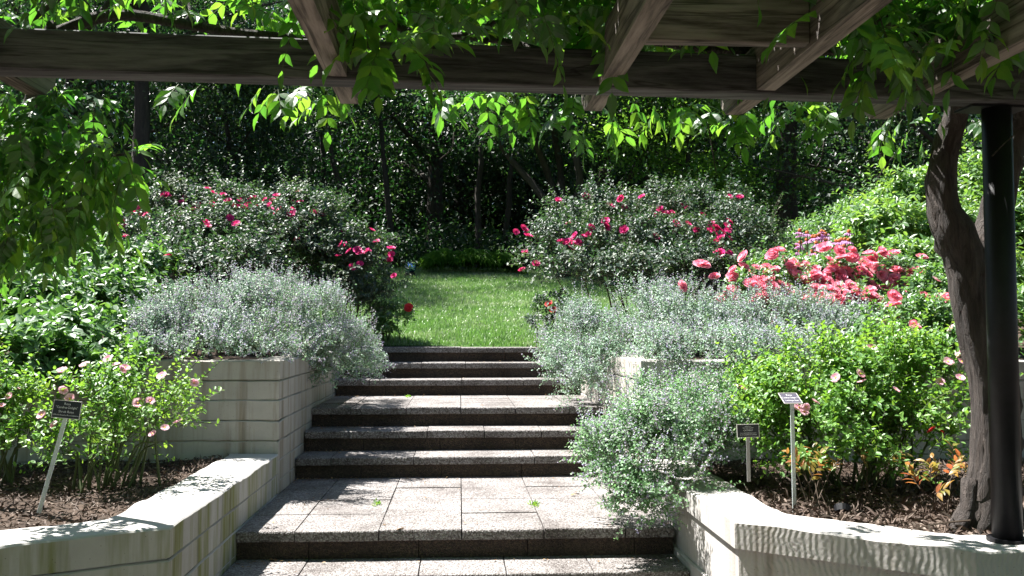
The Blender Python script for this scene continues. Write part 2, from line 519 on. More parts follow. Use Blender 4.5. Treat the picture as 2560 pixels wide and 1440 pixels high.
p.inputs['Transmission Weight'].default_value = .45; p.inputs['IOR'].default_value = 1.3
M['acrylic'] = m
M['blueball'] = plain('blue_mirror_glass', (.25, .45, .95), .06, .8, 1.0)
M['sign_stake'] = plain('dull_metal', (.25, .25, .24), .5, .5, .3)


# ------------------------------------------------------------------ terrain
WX = 1.225                       # half width of the stairs
LW = [(-WX, 6.43), (-WX, 4.05), (-4.3, 2.25)]          # left low wall, stair-side line
RW = [(WX, 6.16), (WX, 4.07), (1.99, 3.475), (4.4, 3.49)]
LAWN0, SLOPE = 10.4, .146


def lawn_z(y):
    y = np.asarray(y, dtype=float)
    return EZ - .158 + SLOPE * np.clip(y - LAWN0, 0, 11.5) + .10 * np.clip(y - LAWN0 - 11.5, 0, 60)


def front_line(x):
    """distance of the low walls' face for a given x"""
    x = np.asarray(x, dtype=float)
    xl = [-400, -4.3, -WX, WX, 1.99, 4.4, 400]
    yl = [2.25, 2.25, 4.05, 4.07, 3.475, 3.49, 3.49]
    return np.interp(x, xl, yl)


def ground_z(x, y):
    x = np.asarray(x, dtype=float); y = np.asarray(y, dtype=float)
    low = EZ - .872 + .014 * np.sin(x * 2.1 + 1) * np.sin(y * 1.7) + .010 * np.sin(x * 7 + y * 5)
    up = EZ - .25 + .02 * np.sin(x * 3) * np.sin(y * 2.3)
    z = np.where(y < 6.52, low, np.where(y < 10.0, up, lawn_z(y) - .012))
    far = np.clip((np.abs(x) - 9) / 4, 0, 1)
    sl = EZ - .86 + .7 * np.clip((y - 4) / 6.4, 0, 1)
    z = np.where(y < LAWN0, z * (1 - far) + far * sl, z)
    pit = ((np.abs(x) < WX + .12) & (y < 10.22)) | (y < front_line(x) + .13)
    return np.where(pit, -.06, z)


def axis_pts(lo, hi, fine_lo, fine_hi, step, coarse):
    a = [np.arange(fine_lo, fine_hi, step)]
    def ext(start, end):
        out = []; s = step * 1.3; q = start
        while abs(q - end) > .01:
            q = min(q + s, end) if end > start else max(q - s, end)
            out.append(q); s = min(s * 1.25, coarse)
        return np.array(out)
    return np.concatenate([ext(fine_lo, lo)[::-1], a[0], ext(a[0][-1], hi)])


gx = axis_pts(-260, 260, -4.6, 4.6, .07, 14)
gy = axis_pts(-120, 320, 1.9, 11.0, .07, 14)
GX, GY = np.meshgrid(gx, gy)
GZ = ground_z(GX, GY)
mb = MB()
nx, ny = len(gx), len(gy)
ii = (np.arange(ny - 1)[:, None] * nx + np.arange(nx - 1)[None]).ravel()
mb.add(np.stack([GX, GY, GZ], -1).reshape(-1, 3), np.stack([ii, ii + 1, ii + nx + 1, ii + nx], -1))
ground = build('ground', mb, M['soil'], smooth=False)
tag(ground, kind='structure')

# pergola floor
mb = MB()
xs = np.linspace(-6, 6, 27)
for i in range(26):
    for j in range(14):
        x0, x1 = xs[i] + .003, xs[i + 1] - .003
        y0 = -2.3 + j * .4615
        if max(x0, -x1) > 1.5 and y0 > 2.2: continue
        box(mb, x0, x1, y0 + .003, y0 + .4585, -.03, .028)
tag(build('paving', mb, M['paving']), kind='structure')

# lawn sheet
ly = np.linspace(10.36, 24.5, 60); lx = np.linspace(-3.4, 4.2, 40)
LX, LY = np.meshgrid(lx, ly)
mb = MB()
ii = (np.arange(59)[:, None] * 40 + np.arange(39)[None]).ravel()
mb.add(np.stack([LX, LY, lawn_z(LY) + .004 + .012 * np.sin(LX * 2.3) * np.sin(LY * 1.1)], -1).reshape(-1, 3), np.stack([ii, ii + 1, ii + 41, ii + 40], -1))
tag(build('lawn', mb, M['turf']), kind='structure')


# ------------------------------------------------------------------ stairs
def slab(mb, x0, x1, y0, y1, z0, z1, ch=.016):
    pr = [(y0 + .004, z0), (y0, z0 + .006), (y0, z1 - ch), (y0 + ch * .3, z1 - ch * .3), (y0 + ch, z1), (y1, z1), (y1, z0)]
    k = len(pr)
    v = [(x0, a, b) for a, b in pr] + [(x1, a, b) for a, b in pr]
    q = [[i, (i + 1) % k, k + (i + 1) % k, k + i] for i in range(k)]
    mb.add(v, q, [list(range(k))[::-1]], [list(range(k, 2 * k))])


st = empty('garden_stairs', (0, 4.5, 0), 'broad exposed-aggregate garden stairs with two landings rising to the lawn', 'stairs')
STEPS = [(-1.412, 4.50, 4.89), (-1.255, 4.865, 5.24), (-1.098, 5.212, 7.09), (-.941, 7.06, 7.48), (-.784, 7.45, 7.85),
         (-.627, 7.82, 9.31), (-.47, 9.28, 9.68), (-.313, 9.65, 10.05), (-.156, 10.02, 10.42)]
prev = .028
TILE = .4615
for k, (H, y0, y1) in enumerate(STEPS):
    z = EZ + H
    mb = MB()
    rows = max(1, round((y1 - y0) / .46))
    yy = np.linspace(y0, y1, rows + 1)
    for r_ in range(rows):
        off = 0 if r_ % 2 == 0 or rows < 3 else 0
        xx = [-WX]
        q = -TILE * 2 + (.02 if rows > 1 else RNG.uniform(-.1, .1)) + off
        while q < WX - .1:
            if q > -WX + .1: xx.append(q)
            q += TILE if rows > 1 else RNG.choice([.46, .62, .92])
        xx.append(WX)
        for a, b in zip(xx[:-1], xx[1:]):
            dz = RNG.uniform(-.003, .003)
            g = .0035
            if r_ == 0:
                slab(mb, a + g, b - g, yy[0] + RNG.uniform(-.007, .005), yy[1] - .004, z - .058, z + dz, RNG.uniform(.006, .012))
            else:
                box(mb, a + g, b - g, yy[r_] + .004, yy[r_ + 1] - .004, z - .05, z + dz)
    tname = 'landing' if rows > 1 else 'tread'
    build(tname, mb, M['tread'], st)
    mb = MB()
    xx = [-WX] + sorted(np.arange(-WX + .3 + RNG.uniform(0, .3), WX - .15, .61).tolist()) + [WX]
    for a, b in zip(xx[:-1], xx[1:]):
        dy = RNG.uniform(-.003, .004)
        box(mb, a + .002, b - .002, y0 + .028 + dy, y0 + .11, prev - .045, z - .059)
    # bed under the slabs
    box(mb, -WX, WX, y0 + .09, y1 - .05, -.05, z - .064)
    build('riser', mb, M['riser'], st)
    prev = z


# ------------------------------------------------------------------ walls
def offset_poly(line, t):
    """offset an open polyline to its left by t (mitred)"""
    P = [np.array(p, float) for p in line]
    out = []
    for i, p in enumerate(P):
        ns = []
        if i > 0:
            d = P[i] - P[i - 1]; d /= np.linalg.norm(d); ns.append(np.array([-d[1], d[0]]))
        if i < len(P) - 1:
            d = P[i + 1] - P[i]; d /= np.linalg.norm(d); ns.append(np.array([-d[1], d[0]]))
        if len(ns) == 2:
            b = ns[0] + ns[1]; b /= (1 + ns[0] @ ns[1])
        else: b = ns[0]
        out.append(p + b * t)
    return out


def subdiv(line, base, step=.06):
    out = []
    for a, b, p, q in zip(line[:-1], line[1:], base[:-1], base[1:]):
        a = np.array(a, float); b = np.array(b, float)
        n = max(1, int(np.linalg.norm(np.array(q, float) - np.array(p, float)) / step))
        out += [a + (b - a) * i / n for i in range(n)]
    out.append(np.array(line[-1], float))
    return out


def wall_course(mb, line, t, z0, z1, inset, ch=.007, wob=.003):
    """one board-formed course along the line; solid of thickness t to the left side"""
    def ringpts(e):
        a = offset_poly(line, e); b = offset_poly(line, t - e)
        return a, b
    rings = []
    for e, z in ((inset, z0), (inset, z1 - ch), (inset + ch, z1)):
        a, b = ringpts(e)
        a = subdiv(a, line); b = subdiv(b, line)
        loop = a + b[::-1]
        rings.append(np.array([[p[0], p[1], z] for p in loop]))
    k = len(rings[0])
    w = RNG.normal(size=(k, 1)) * wob
    w = (w + np.roll(w, 1, 0) + np.roll(w, -1, 0)) / 1.7
    c = 0
    vs = np.concatenate(rings)
    vs[:, 2] += np.concatenate([w[:, 0] * 0, w[:, 0], w[:, 0]])
    q = []
    for r_ in range(2):
        for i in range(k):
            q.append([r_ * k + i, r_ * k + (i + 1) % k, (r_ + 1) * k + (i + 1) % k, (r_ + 1) * k + i])
    mb.add(vs, np.array(q)[:, ::-1])
    # top as quads strip where both sides have matching points, otherwise one ngon
    m_ = k // 2
    mb.add(vs[2 * k:], [[i, k - 1 - i, k - 2 - i, i + 1] for i in range(m_ - 1)])


def wall(name, label, line, t, ztop, zbot, material, hc=.134, insets=(0, .004, .0), loc=None):
    mb = MB()
    z = ztop; i = 0
    while z > zbot + .01:
        z0 = max(zbot, z - hc)
        wall_course(mb, line, t, z0 + .007 if z0 > zbot else z0, z, insets[i % len(insets)] + RNG.uniform(0, .003))
        z = z0; i += 1
    # recessed core behind the grooves
    a = offset_poly(line, .02); b = offset_poly(line, t - .02)
    loop = a + b[::-1]; k = len(loop)
    v = [[p[0], p[1], zbot] for p in loop] + [[p[0], p[1], ztop - .02] for p in loop]
    mb.add(v, [[i, k + i, k + (i + 1) % k, (i + 1) % k] for i in range(k)], [list(range(k, 2 * k))[::-1]])
    o = build(name, mb, material, loc=loc)
    return tag(o, label, 'wall')


wall('retaining_wall', 'low moss-streaked concrete wall left of the stairs below the pale pink roses',
     [LW[2], LW[1], (LW[0][0], LW[0][1] - .012)], .34, EZ - .83, -.04, M['conc_left'], loc=(-WX, 4.05, 0))
wall('retaining_wall', 'taller streaked concrete planter wall left of the stairs under the catmint',
     [(-7.2, 6.43), (-WX - .003, 6.43), (-WX - .003, 10.12)], .26, EZ - .19, EZ - 1.35, M['conc_up'], .137, loc=(-WX, 6.43, 0))
wall('retaining_wall', 'low sunlit wood-grained concrete wall right of the stairs carrying the black post',
     RW[::-1][0:0] + [(WX, 6.148), (WX, 4.07), (1.99, 3.475), (4.4, 3.49)], .29, EZ - .838, -.04, M['conc_right'], .125, (0, .030, .018), loc=(WX, 4.07, 0))
wall('retaining_wall', 'upper concrete planter wall right of the stairs behind the overhanging catmint',
     [(WX + .003, 10.12), (WX + .003, 6.16), (7.2, 6.16)], .26, EZ - .19, EZ - 1.35, M['conc_up'], .137, loc=(WX, 6.16, 0))


# ------------------------------------------------------------------ pergola
pg = empty('pergola', (2.2, 3.67, 0), 'weathered timber pergola with dark beam and rafters on a black steel post', 'pergola')
A = np.array([-3.4, 3.223, 0]); B = np.array([3.6, 3.65, 0])
bx = nrm(B - A); by = np.array([-bx[1], bx[0], 0]); bz = np.array([0, 0, 1.0])
ZB = EZ + .938
mb = MB(); cbox(mb, (A + B) / 2 + by * .055 + bz * (ZB + .076), bx, by, bz, np.linalg.norm(B - A), .11, .152, .006)
bo = build('beam', mb, M['wood_x'], pg)
for xr, wid in ((-1.69, .075), (-.455, .075), (.572, .075), (1.2, .075), (1.86, .075), (-2.9, .075)):
    # rafter: bottom just above the beam's bottom, tail cut on the slant behind the beam
    mb = MB()
    yb = np.interp(xr, [A[0], B[0]], [A[1], B[1]])
    y0, y1 = -2.2, yb + .50
    zb = ZB + .012; zt = zb + .185
    pr = [(y0, zb), (y1 - .09, zb), (y1, zb + .06), (y1, zt), (y0, zt)]
    k = len(pr)
    v = [(xr - wid / 2, a, b) for a, b in pr] + [(xr + wid / 2, a, b) for a, b in pr]
    mb.add(v, [[i, (i + 1) % k, k + (i + 1) % k, k + i] for i in range(k)], [list(range(k))[::-1]], [list(range(k, 2 * k))])
    build('rafter', mb, M['wood_y'], pg)
mb = MB(); cbox(mb, ((.572 + 1.2) / 2, 2.97, ZB + .02 + .09), (1, 0, 0), (0, 1, 0), (0, 0, 1), 1.2 - .572 - .078, .05, .18, .004)
build('blocking_board', mb, M['wood_b'], pg)
mb = MB(); cbox(mb, (0, -1.9, ZB + .076), (1, 0, 0), (0, 1, 0), (0, 0, 1), 7, .11, .152, .006)
build('beam', mb, M['wood_x'], pg)
PX, PY = 2.222, 3.65
mb = MB(); tube(mb, [(PX, PY, EZ - .86), (PX, PY, ZB - .012)], .057, 28)
po = build('post', mb, M['steel'], pg, smooth=True)
mb = MB(); cbox(mb, (PX, PY + .03, ZB - .006), bx, by, bz, .26, .13, .01, .002)
build('cap_plate', mb, M['steel'], po)
mb = MB(); tube(mb, [(PX, PY, EZ - .845), (PX, PY, EZ - .828)], .078, 20)
build('base_collar', mb, M['steel'], po)


# ------------------------------------------------------------------ plants: generic builders
def E(px, py, Y, rpx, rpy, dy):
    """ellipsoid seen centred at a photo pixel at distance Y"""
    return at(px, py, Y), np.array([rpx * Y / F, dy, rpy * Y / F])


def patchy(pos, k):
    a = RNG.uniform(0, 6.28, 6)
    q = np.asarray(pos)
    return (np.sin(q[:, 0] * k + a[0] + 1.7 * np.sin(q[:, 2] * k * .8 + a[1])) + np.sin(q[:, 1] * k * .9 + a[2] + 1.5 * np.sin(q[:, 0] * k * .7 + a[3])) + np.sin(q[:, 2] * k * 1.3 + a[4] + 1.3 * np.sin(q[:, 1] * k + a[5]))) / 3


def twigs_in(ells, n, rmin=.55, up=.5, hemi=-.35, lump=.16, cull=0, gap=-.22):
    w = np.array([(e[1][0] * e[1][1] + e[1][0] * e[1][2] + e[1][1] * e[1][2]) for e in ells]); w /= w.sum()
    idx = RNG.choice(len(ells), n, p=w)
    c = np.array([e[0] for e in ells])[idx]; r = np.array([e[1] for e in ells])[idx]
    u = rnd(n)
    u[:, 2] = np.where(u[:, 2] < hemi, -u[:, 2], u[:, 2])
    ph = RNG.uniform(0, 6.28, (len(ells), 3))[idx]
    bump = 1 + lump * (np.sin(u[:, 0] * 6 + ph[:, 0]) + np.sin(u[:, 1] * 6 + ph[:, 1]) + np.sin(u[:, 2] * 7 + ph[:, 2])) / 1.8
    rad = (rmin + (1 - rmin) * RNG.random(n) ** .6) * bump
    pos = c + u * r * rad[:, None]
    d = nrm(u * .9 + np.array([0, 0, up]) + rnd(n) * .55)
    if cull:
        k = patchy(pos, cull) > gap
        pos, d, u = pos[k], d[k], u[k]
    return pos, d, u


def leafy(mbL, mbS, pos, d, tlen, nleaf, lsize, tmpl, width=1.0, leafup=.8, droop=.25, open_=.85, swid=.0022, t0=.12):
    n = len(pos)
    L_ = tlen * RNG.uniform(.55, 1.25, n)
    tip = pos + d * L_[:, None] + np.array([0, 0, -1]) * (droop * L_)[:, None]
    if mbS is not None:
        mid = pos + d * (L_ * .5)[:, None] - np.array([0, 0, 1]) * (droop * L_ * .25)[:, None]
        prisms(mbS, pos, mid, swid, swid * .8); prisms(mbS, mid, tip, swid * .8, swid * .4)
    a = nrm(np.cross(d, rnd(n))); b = np.cross(d, a)
    for k in range(nleaf):
        t = t0 + (1 - t0) * (k + RNG.random(n) * .6) / nleaf
        p = pos + d * (L_ * t)[:, None] - np.array([0, 0, 1]) * (droop * L_ * t * t)[:, None]
        w = k * 2.4 + RNG.uniform(-.5, .5, n)
        side = np.cos(w)[:, None] * a + np.sin(w)[:, None] * b
        ld = nrm(d * .45 + side * open_ + rnd(n) * .25)
        nn = np.array([0, 0, 1.0]) * leafup + rnd(n) * .5 + d * np.array([.55, .55, .1])
        leaves(mbL, p, ld, nn, lsize * RNG.uniform(.65, 1.25, n), tmpl, width)
    return tip


def shrub(name, label, cat, ells, base, ntw, tlen, nleaf, lsize, m, tmpl=T_OVAL, width=1.0, up=.5, rmin=.5, group=None,
          leafup=.8, droop=.2, hemi=-.35, canes=14, sm='twig', swid=.0022, lump=.16, cull=None, shoots=None, gap=-.22):
    root = empty(name, base, label, cat, group)
    fl, sm_ = MB(), MB()
    size = float(np.mean([e_[1][2] for e_ in ells]))
    pos, d, u = twigs_in(ells, int(ntw * 1.3), rmin, up, hemi, lump, 3.2 / max(.12, size) if cull is None else cull, gap)
    tips = leafy(fl, sm_, pos, d, tlen, nleaf, lsize, tmpl, width, leafup, droop, swid=swid)
    # long new shoots that break the outline
    ns = max(6, ntw // 45) if shoots is None else shoots
    sp_, sd_, su_ = twigs_in(ells, ns * 2, .8, .9, .0, lump)
    leafy(fl, sm_, sp_[:ns], nrm(sd_[:ns] + np.array([0, 0, .35])), tlen * 2.3, nleaf + 6, lsize * .85, tmpl, width, leafup, .3, swid=swid * 1.2)
    # main canes from the ground into the crown
    bs = np.array(base, float)
    for k in range(canes):
        e = ells[k % len(ells)]
        q = e[0] + rnd(1)[0] * e[1] * .6
        b0 = np.array([bs[0] + (q[0] - bs[0]) * .45 + RNG.normal() * .06, bs[1] + (q[1] - bs[1]) * .45 + RNG.normal() * .06, 0])
        b0[2] = float(ground_z(b0[0], b0[1])) if ground_z(b0[0], b0[1]) > 0 else bs[2]
        mid = (b0 + q) / 2 + np.array([0, 0, .08]) + rnd(1)[0] * .05
        tube(sm_, smooth_path([b0, mid, q], 7), np.linspace(.009, .003, 7), 5)
    build('foliage', fl, m, root)
    build('stem', sm_, M[sm], root)
    return root, tips


def hit(ells, px, py, dflt):
    """front surface of the crown along a photo ray"""
    o = np.array([0, 0, EZ]); r_ = ray(px, py); best = None
    for c, rad in ells:
        a = r_ / rad; b = (o - c) / rad
        A_, B_, C_ = a @ a, 2 * a @ b, b @ b - 1
        D = B_ * B_ - 4 * A_ * C_
        if D > 0:
            t = (-B_ - math.sqrt(D)) / (2 * A_)
            if best is None or t < best: best = t
    return o + r_ * (best if best else dflt)


def rose_mesh(name, m, rings, size, cup=.5, center=None):
    """rose of curled petals; local +Z is the face of the bloom"""
    mb = MB()
    for n, r0, r1, lift, tilt in rings:
        for k in range(n):
            a = 2 * math.pi * (k + RNG.random() * .3) / n + r0 * 9
            ca, sa = math.cos(a), math.sin(a)
            def pt(r, w, h):
                return [ca * r - sa * w, sa * r + ca * w, h]
            w1 = r1 * math.pi / n * 1.25
            v = [pt(r0 * .3, -w1 * .25, 0), pt(r0 * .3, w1 * .25, 0), pt((r0 + r1) / 2, w1 * .95, lift * .55 + tilt), pt(r1, w1 * .7, lift),
                 pt(r1 * 1.06, 0, lift - .06 + RNG.normal() * .03), pt(r1, -w1 * .7, lift), pt((r0 + r1) / 2, -w1 * .95, lift * .55 + tilt), pt((r0 + r1) / 2, 0, lift * .4)]
            mb.add(np.array(v) * size, [[0, 1, 2, 7], [7, 2, 3, 4], [7, 4, 5, 6], [0, 7, 6, 6]][:3], [[0, 7, 6]])
    me = mb.mesh(name)
    me.materials.append(m)
    if center:
        mb2 = MB()
        tube(mb2, [(0, 0, 0), (0, 0, .22 * size), (0, 0, .27 * size)], [.2 * size, .2 * size, .08 * size], 7)
        c2 = mb2.mesh(name + '_c')
        # join the eye into the bloom mesh as a second material
        import bmesh
        bm = bmesh.new(); bm.from_mesh(me); nf = len(bm.faces)
        bm.from_mesh(c2)
        bm.faces.ensure_lookup_table()
        for f in bm.faces[nf:]: f.material_index = 1
        bm.to_mesh(me); bm.free(); me.materials.append(center)
    return me


DOUBLE = [(5, .35, 1.0, .25, .05), (5, .25, .78, .48, .1), (5, .18, .52, .62, .12), (4, .1, .3, .7, .15)]
SEMI = [(5, .3, 1.0, .32, .02), (5, .2, .68, .45, .06), (3, .1, .32, .5, .1)]
SINGLE = [(5, .25, 1.0, .35, .0), (5, .2, .8, .42, .05)]
B_CORAL = [rose_mesh('coral_bloom', M['coral'], DOUBLE, .05) for _ in range(3)]
B_MAG = [rose_mesh('magenta_bloom', M['magenta'], SEMI, .045) for _ in range(3)]
B_PALE = [rose_mesh('pale_bloom', M['pale'], SINGLE, .03, center=M['yellow']) for _ in range(3)]
B_RED = [rose_mesh('red_bloom', M['redp'], SEMI, .026)]


def bloom(root, p, meshes, scale=1.0, face=None):
    o = bpy.data.objects.new('bloom', meshes[random.randrange(len(meshes))])
    COL.objects.link(o)
    o.parent = root
    o.location = tuple(np.asarray(p) - np.array(root.location))
    f = Vector((random.gauss(0, .5), -.55 + random.gauss(0, .4), .75 + random.gauss(0, .25))) if face is None else Vector(face)
    o.rotation_mode = 'QUATERNION'
    q = f.normalized().to_track_quat('Z', 'Y')
    o.rotation_quaternion = q @ Euler((0, 0, random.uniform(0, 6.28))).to_quaternion()
    s = scale * random.uniform(.82, 1.18)
    o.scale = (s, s, s * random.uniform(.85, 1.1))
    return o


def blooms_at(root, ells, pts, meshes, Y, scale=1.0, spread=0, n=1, out=.04):
    for it in pts:
        px, py = it[0], it[1]
        k = it[2] if len(it) > 2 else n
        for j in range(k):
            qx = px + (random.gauss(0, spread) if k > 1 else 0); qy = py + (random.gauss(0, spread * .6) if k > 1 else 0)
            p = hit(ells, qx, qy, Y)
            p = p - nrm(p - np.array([0, 0, EZ])) * (out + random.uniform(-.02, .03))
            bloom(root, p, meshes, scale)


def gbase(px, Y):
    p = at(px, 832, Y)
    return np.array([p[0], Y, float(ground_z(p[0], Y))])


# ---- catmint
def catmint(label, ells, base, ntw, tlen, nleaf, lsize, m, fl_frac=.5, group='catmint clumps beside the stairs', up=.75, spikes=60):
    root = empty('catmint', base, label, 'catmint', group)
    fl, sm_, bl = MB(), MB(), MB()
    pos, d, u = twigs_in(ells, int(ntw * 1.35), .3, up, -.55, .3, 13)
    tips = leafy(fl, sm_, pos, d, tlen, nleaf, lsize, T_DIA, 1.15, .55, .12, .9, .0016)
    # flowering tips
    sel = RNG.random(len(pos)) < fl_frac
    p, dd, tt = pos[sel], d[sel], tips[sel]
    n = len(p)
    for k in range(13):
        t = .5 + .55 * k / 13
        q = p + (tt - p) * t + RNG.normal(size=(n, 3)) * .007
        leaves(bl, q, rnd(n) + dd * .3, rnd(n) + np.array([0, 0, .5]), lsize * .6 * RNG.uniform(.6, 1.3, n), T_DIA, 1.2)
    # long loose spikes that break the outline
    pos2, d2, u2 = twigs_in(ells, spikes * 9, .8, 1.0, .1, .14)
    spikes = spikes * 4; pos2, d2 = pos2[:spikes], nrm(d2[:spikes] + np.array([0, 0, .6]))
    tp2 = leafy(fl, sm_, pos2, d2, .26, 8, lsize * .8, T_DIA, 1.1, .4, .05, .8, .0016)
    for k in range(12):
        t = .5 + .5 * k / 12
        q = pos2 + (tp2 - pos2) * t + RNG.normal(size=pos2.shape) * .006
        leaves(bl, q, rnd(len(q)), rnd(len(q)), lsize * .55, T_DIA, 1.2)
    build('foliage', fl, m, root)
    build('stem', sm_, M['twig'], root)
    tag(build('blossom', bl, M['mintbloom'], root), kind='stuff')
    return root


# ------------------------------------------------------------------ left bed plants
e = [E(440, 825, 7.0, 120, 75, .4), E(610, 800, 7.3, 130, 90, .45), E(770, 815, 7.7, 110, 80, .42), E(560, 850, 6.7, 200, 55, .22), E(420, 860, 6.65, 90, 50, .2), E(560, 878, 6.5, 200, 30, .14), E(670, 755, 8.2, 90, 50, .5)]
catmint('silvery catmint mound on the tall left planter wall with tan spent flowers', e, (-2.0, 7.2, float(ground_z(-2.0, 7.2))), 4300, .15, 8, .021, M['catmint'], .62)
e = [E(850, 870, 8.1, 75, 60, .42), E(885, 905, 8.5, 60, 45, .4), E(800, 880, 7.5, 70, 42, .3), E(830, 930, 7.9, 50, 32, .25)]
catmint('catmint spilling over the left planter wall onto the upper steps', e, (-1.42, 8.0, float(ground_z(-1.42, 8.0))), 1900, .14, 8, .02, M['catmint'], .55, up=.2, spikes=25)

e = [E(330, 1040, 5.35, 110, 85, .3), E(250, 1010, 5.4, 85, 80, .26), E(400, 1060, 5.3, 80, 75, .26), E(290, 1120, 5.25, 130, 55, .28), E(200, 1150, 5.3, 80, 40, .2)]
r1, _ = shrub('rose_bush', 'small bright green rose bush with pale pink blooms behind the black sign at left', 'rose bush', e, gbase(290, 5.35),
              640, .19, 8, .032, M['rose_light'], T_OVAL, 1.1, .6, .1, 'pale pink shrub roses', canes=22, lump=.3, gap=0.0, shoots=34)
blooms_at(r1, e, [(155, 927), (212, 913), (270, 898), (290, 912), (305, 925), (405, 940), (485, 958), (157, 977), (175, 997), (105, 1038), (135, 1062), (375, 1003), (345, 1008),
                  (412, 1070), (445, 1055), (382, 1085), (313, 920)], B_PALE, 5.2, .8)
mbs = MB()
for (px, py) in ((405, 940), (485, 958), (155, 927), (270, 898), (212, 913)):
    p = at(px, py, 5.3); q = at(330 if px > 300 else 250, 1040, 5.35)
    tube(mbs, smooth_path([q, (p + q) / 2 + np.array([0, 0, .03]), p], 7), .0028, 4)
    for t in (.45, .6, .75, .88):
        c = q + (p - q) * t + np.array([0, 0, .02])
        leaves(mbs, np.repeat(c[None], 4, 0), rnd(4), rnd(4) * .5 + np.array([0, 0, 1]), .032, T_OVAL, 1.1)
build('long_shoot', mbs, M['rose_light'], r1)
e = [E(20, 1050, 5.5, 70, 80, .26), E(60, 1110, 5.35, 70, 50, .24), E(-50, 1010, 5.6, 90, 90, .3)]
r2, _ = shrub('rose_bush', 'pale pink rose bush cut off by the left edge of the photo', 'rose bush', e, gbase(10, 5.45),
              400, .19, 8, .036, M['rose_light'], T_OVAL, 1.1, .55, .1, 'pale pink shrub roses', canes=9)
blooms_at(r2, e, [(45, 972), (4, 957), (3, 1015), (24, 990)], B_PALE, 5.3, .8)

e = [E(70, 850, 6.7, 160, 60, .4), E(250, 860, 6.9, 100, 60, .35), E(60, 770, 7.3, 160, 60, .45), E(230, 765, 7.6, 130, 60, .45), E(330, 790, 7.9, 70, 50, .35), E(100, 690, 8.2, 170, 50, .5), E(290, 690, 8.5, 130, 50, .5),
     E(-120, 800, 7.0, 120, 120, .6), E(200, 640, 9.0, 130, 40, .45), E(60, 930, 6.15, 160, 90, .2), E(240, 940, 6.2, 100, 70, .18)]
shrub('rose_hedge', 'broad leafy green shrub with pale glossy leaves at the left edge, no blooms', 'shrub', e, gbase(120, 7.5),
      3300, .19, 8, .07, M['rose_green'], T_OVAL, 1.0, .5, .2, leafup=.8, lump=.25, canes=26)

e = [E(470, 680, 8.7, 170, 50, .45), E(620, 660, 9.2, 110, 60, .45), E(400, 620, 9.5, 150, 50, .5), E(560, 600, 9.9, 150, 60, .5), E(300, 600, 9.9, 90, 60, .5), E(700, 580, 10.3, 90, 70, .5), E(420, 550, 10.6, 110, 50, .5),
     E(620, 540, 10.8, 150, 50, .5), E(760, 540, 11.0, 50, 60, .4), E(500, 540, 10.9, 100, 50, .5), E(440, 505, 10.6, 38, 42, .3), E(730, 520, 11, 34, 55, .3), E(610, 498, 10.8, 38, 36, .3)]
r3, _ = shrub('rose_bush', 'wide dark-leaved rose bush with magenta blooms behind the left catmint', 'rose bush', e, gbase(450, 9.7),
              3300, .22, 8, .047, M['rose_dark'], T_OVAL, 1.0, .55, .25, 'magenta shrub roses', leafup=.85, canes=24, sm='btwig', lump=.32, shoots=130)
blooms_at(r3, e, [(325, 525, 4), (340, 520, 2), (290, 557, 3), (415, 490, 4), (455, 505), (465, 495), (530, 510), (600, 500), (635, 490, 2), (660, 497, 2), (685, 517, 5), (700, 508, 2),
                  (520, 565), (420, 640), (515, 555), (575, 545), (750, 505), (745, 480), (565, 500, 3), (490, 515, 2), (610, 515, 3), (645, 515, 3), (360, 545, 3), (440, 540, 2), (720, 530, 2), (590, 560), (545, 480, 2), (310, 580, 2)], B_MAG, 10, .85, 12)
e = [E(860, 680, 10.6, 120, 100, .6), E(902, 720, 10.5, 58, 75, .5), E(790, 600, 10.9, 80, 95, .6), E(840, 760, 10.3, 110, 60, .45), E(730, 650, 10.4, 70, 70, .5)]
r4, _ = shrub('rose_bush', 'dark rose bush with magenta blooms at the left edge of the lawn', 'rose bush', e, gbase(850, 10.7),
              2300, .21, 8, .046, M['rose_dark'], T_OVAL, 1.0, .45, .45, 'magenta shrub roses', leafup=.85, canes=18, sm='btwig', lump=.25, shoots=5)
blooms_at(r4, e, [(790, 540, 2), (742, 600), (930, 575), (975, 622, 2), (940, 605), (915, 628, 3), (895, 630, 2), (967, 650, 2), (850, 610, 2), (845, 640), (880, 668), (860, 580), (740, 575), (985, 690), (900, 660)],
          B_MAG, 10.2, .9, 10)
e = [E(975, 800, 10.6, 55, 35, .25), E(940, 830, 10.5, 50, 28, .2)]
r5, _ = shrub('rose_bush', 'little rose at the foot of the left lawn edge with one red bloom', 'rose bush', e, gbase(965, 10.6), 260, .11, 6, .045, M['rose_green'], T_OVAL, 1.0, .5, .3, canes=6)
blooms_at(r5, e, [(1020, 774), (1022, 768)], B_RED, 10.4, 1.5)

# ------------------------------------------------------------------ right bed plants
e = [E(1680, 1100, 5.3, 150, 100, .38), E(1560, 1150, 5.25, 115, 85, .32), E(1790, 1080, 5.5, 110, 85, .36), E(1700, 1030, 5.85, 120, 70, .36), E(1640, 1220, 4.95, 110, 70, .22), E(1600, 1265, 5.0, 55, 45, .16)]
catmint('bushy green catmint clump overhanging the landing from the low right wall', e, (1.5, 5.3, float(ground_z(1.5, 5.3))), 4300, .13, 8, .0215, M['catmint_green'], .42, up=.5)
e = [E(1790, 830, 7.4, 160, 85, .5), E(1950, 820, 7.3, 140, 75, .5), E(1650, 810, 7.9, 120, 85, .5), E(2060, 830, 7.2, 90, 70, .4), E(1740, 880, 6.8, 160, 50, .3), E(1900, 885, 6.6, 150, 45, .25), E(1950, 905, 6.15, 150, 45, .15), E(1750, 900, 6.2, 110, 34, .13), E(2110, 845, 7.0, 70, 60, .35), E(1650, 885, 6.3, 70, 38, .14)]
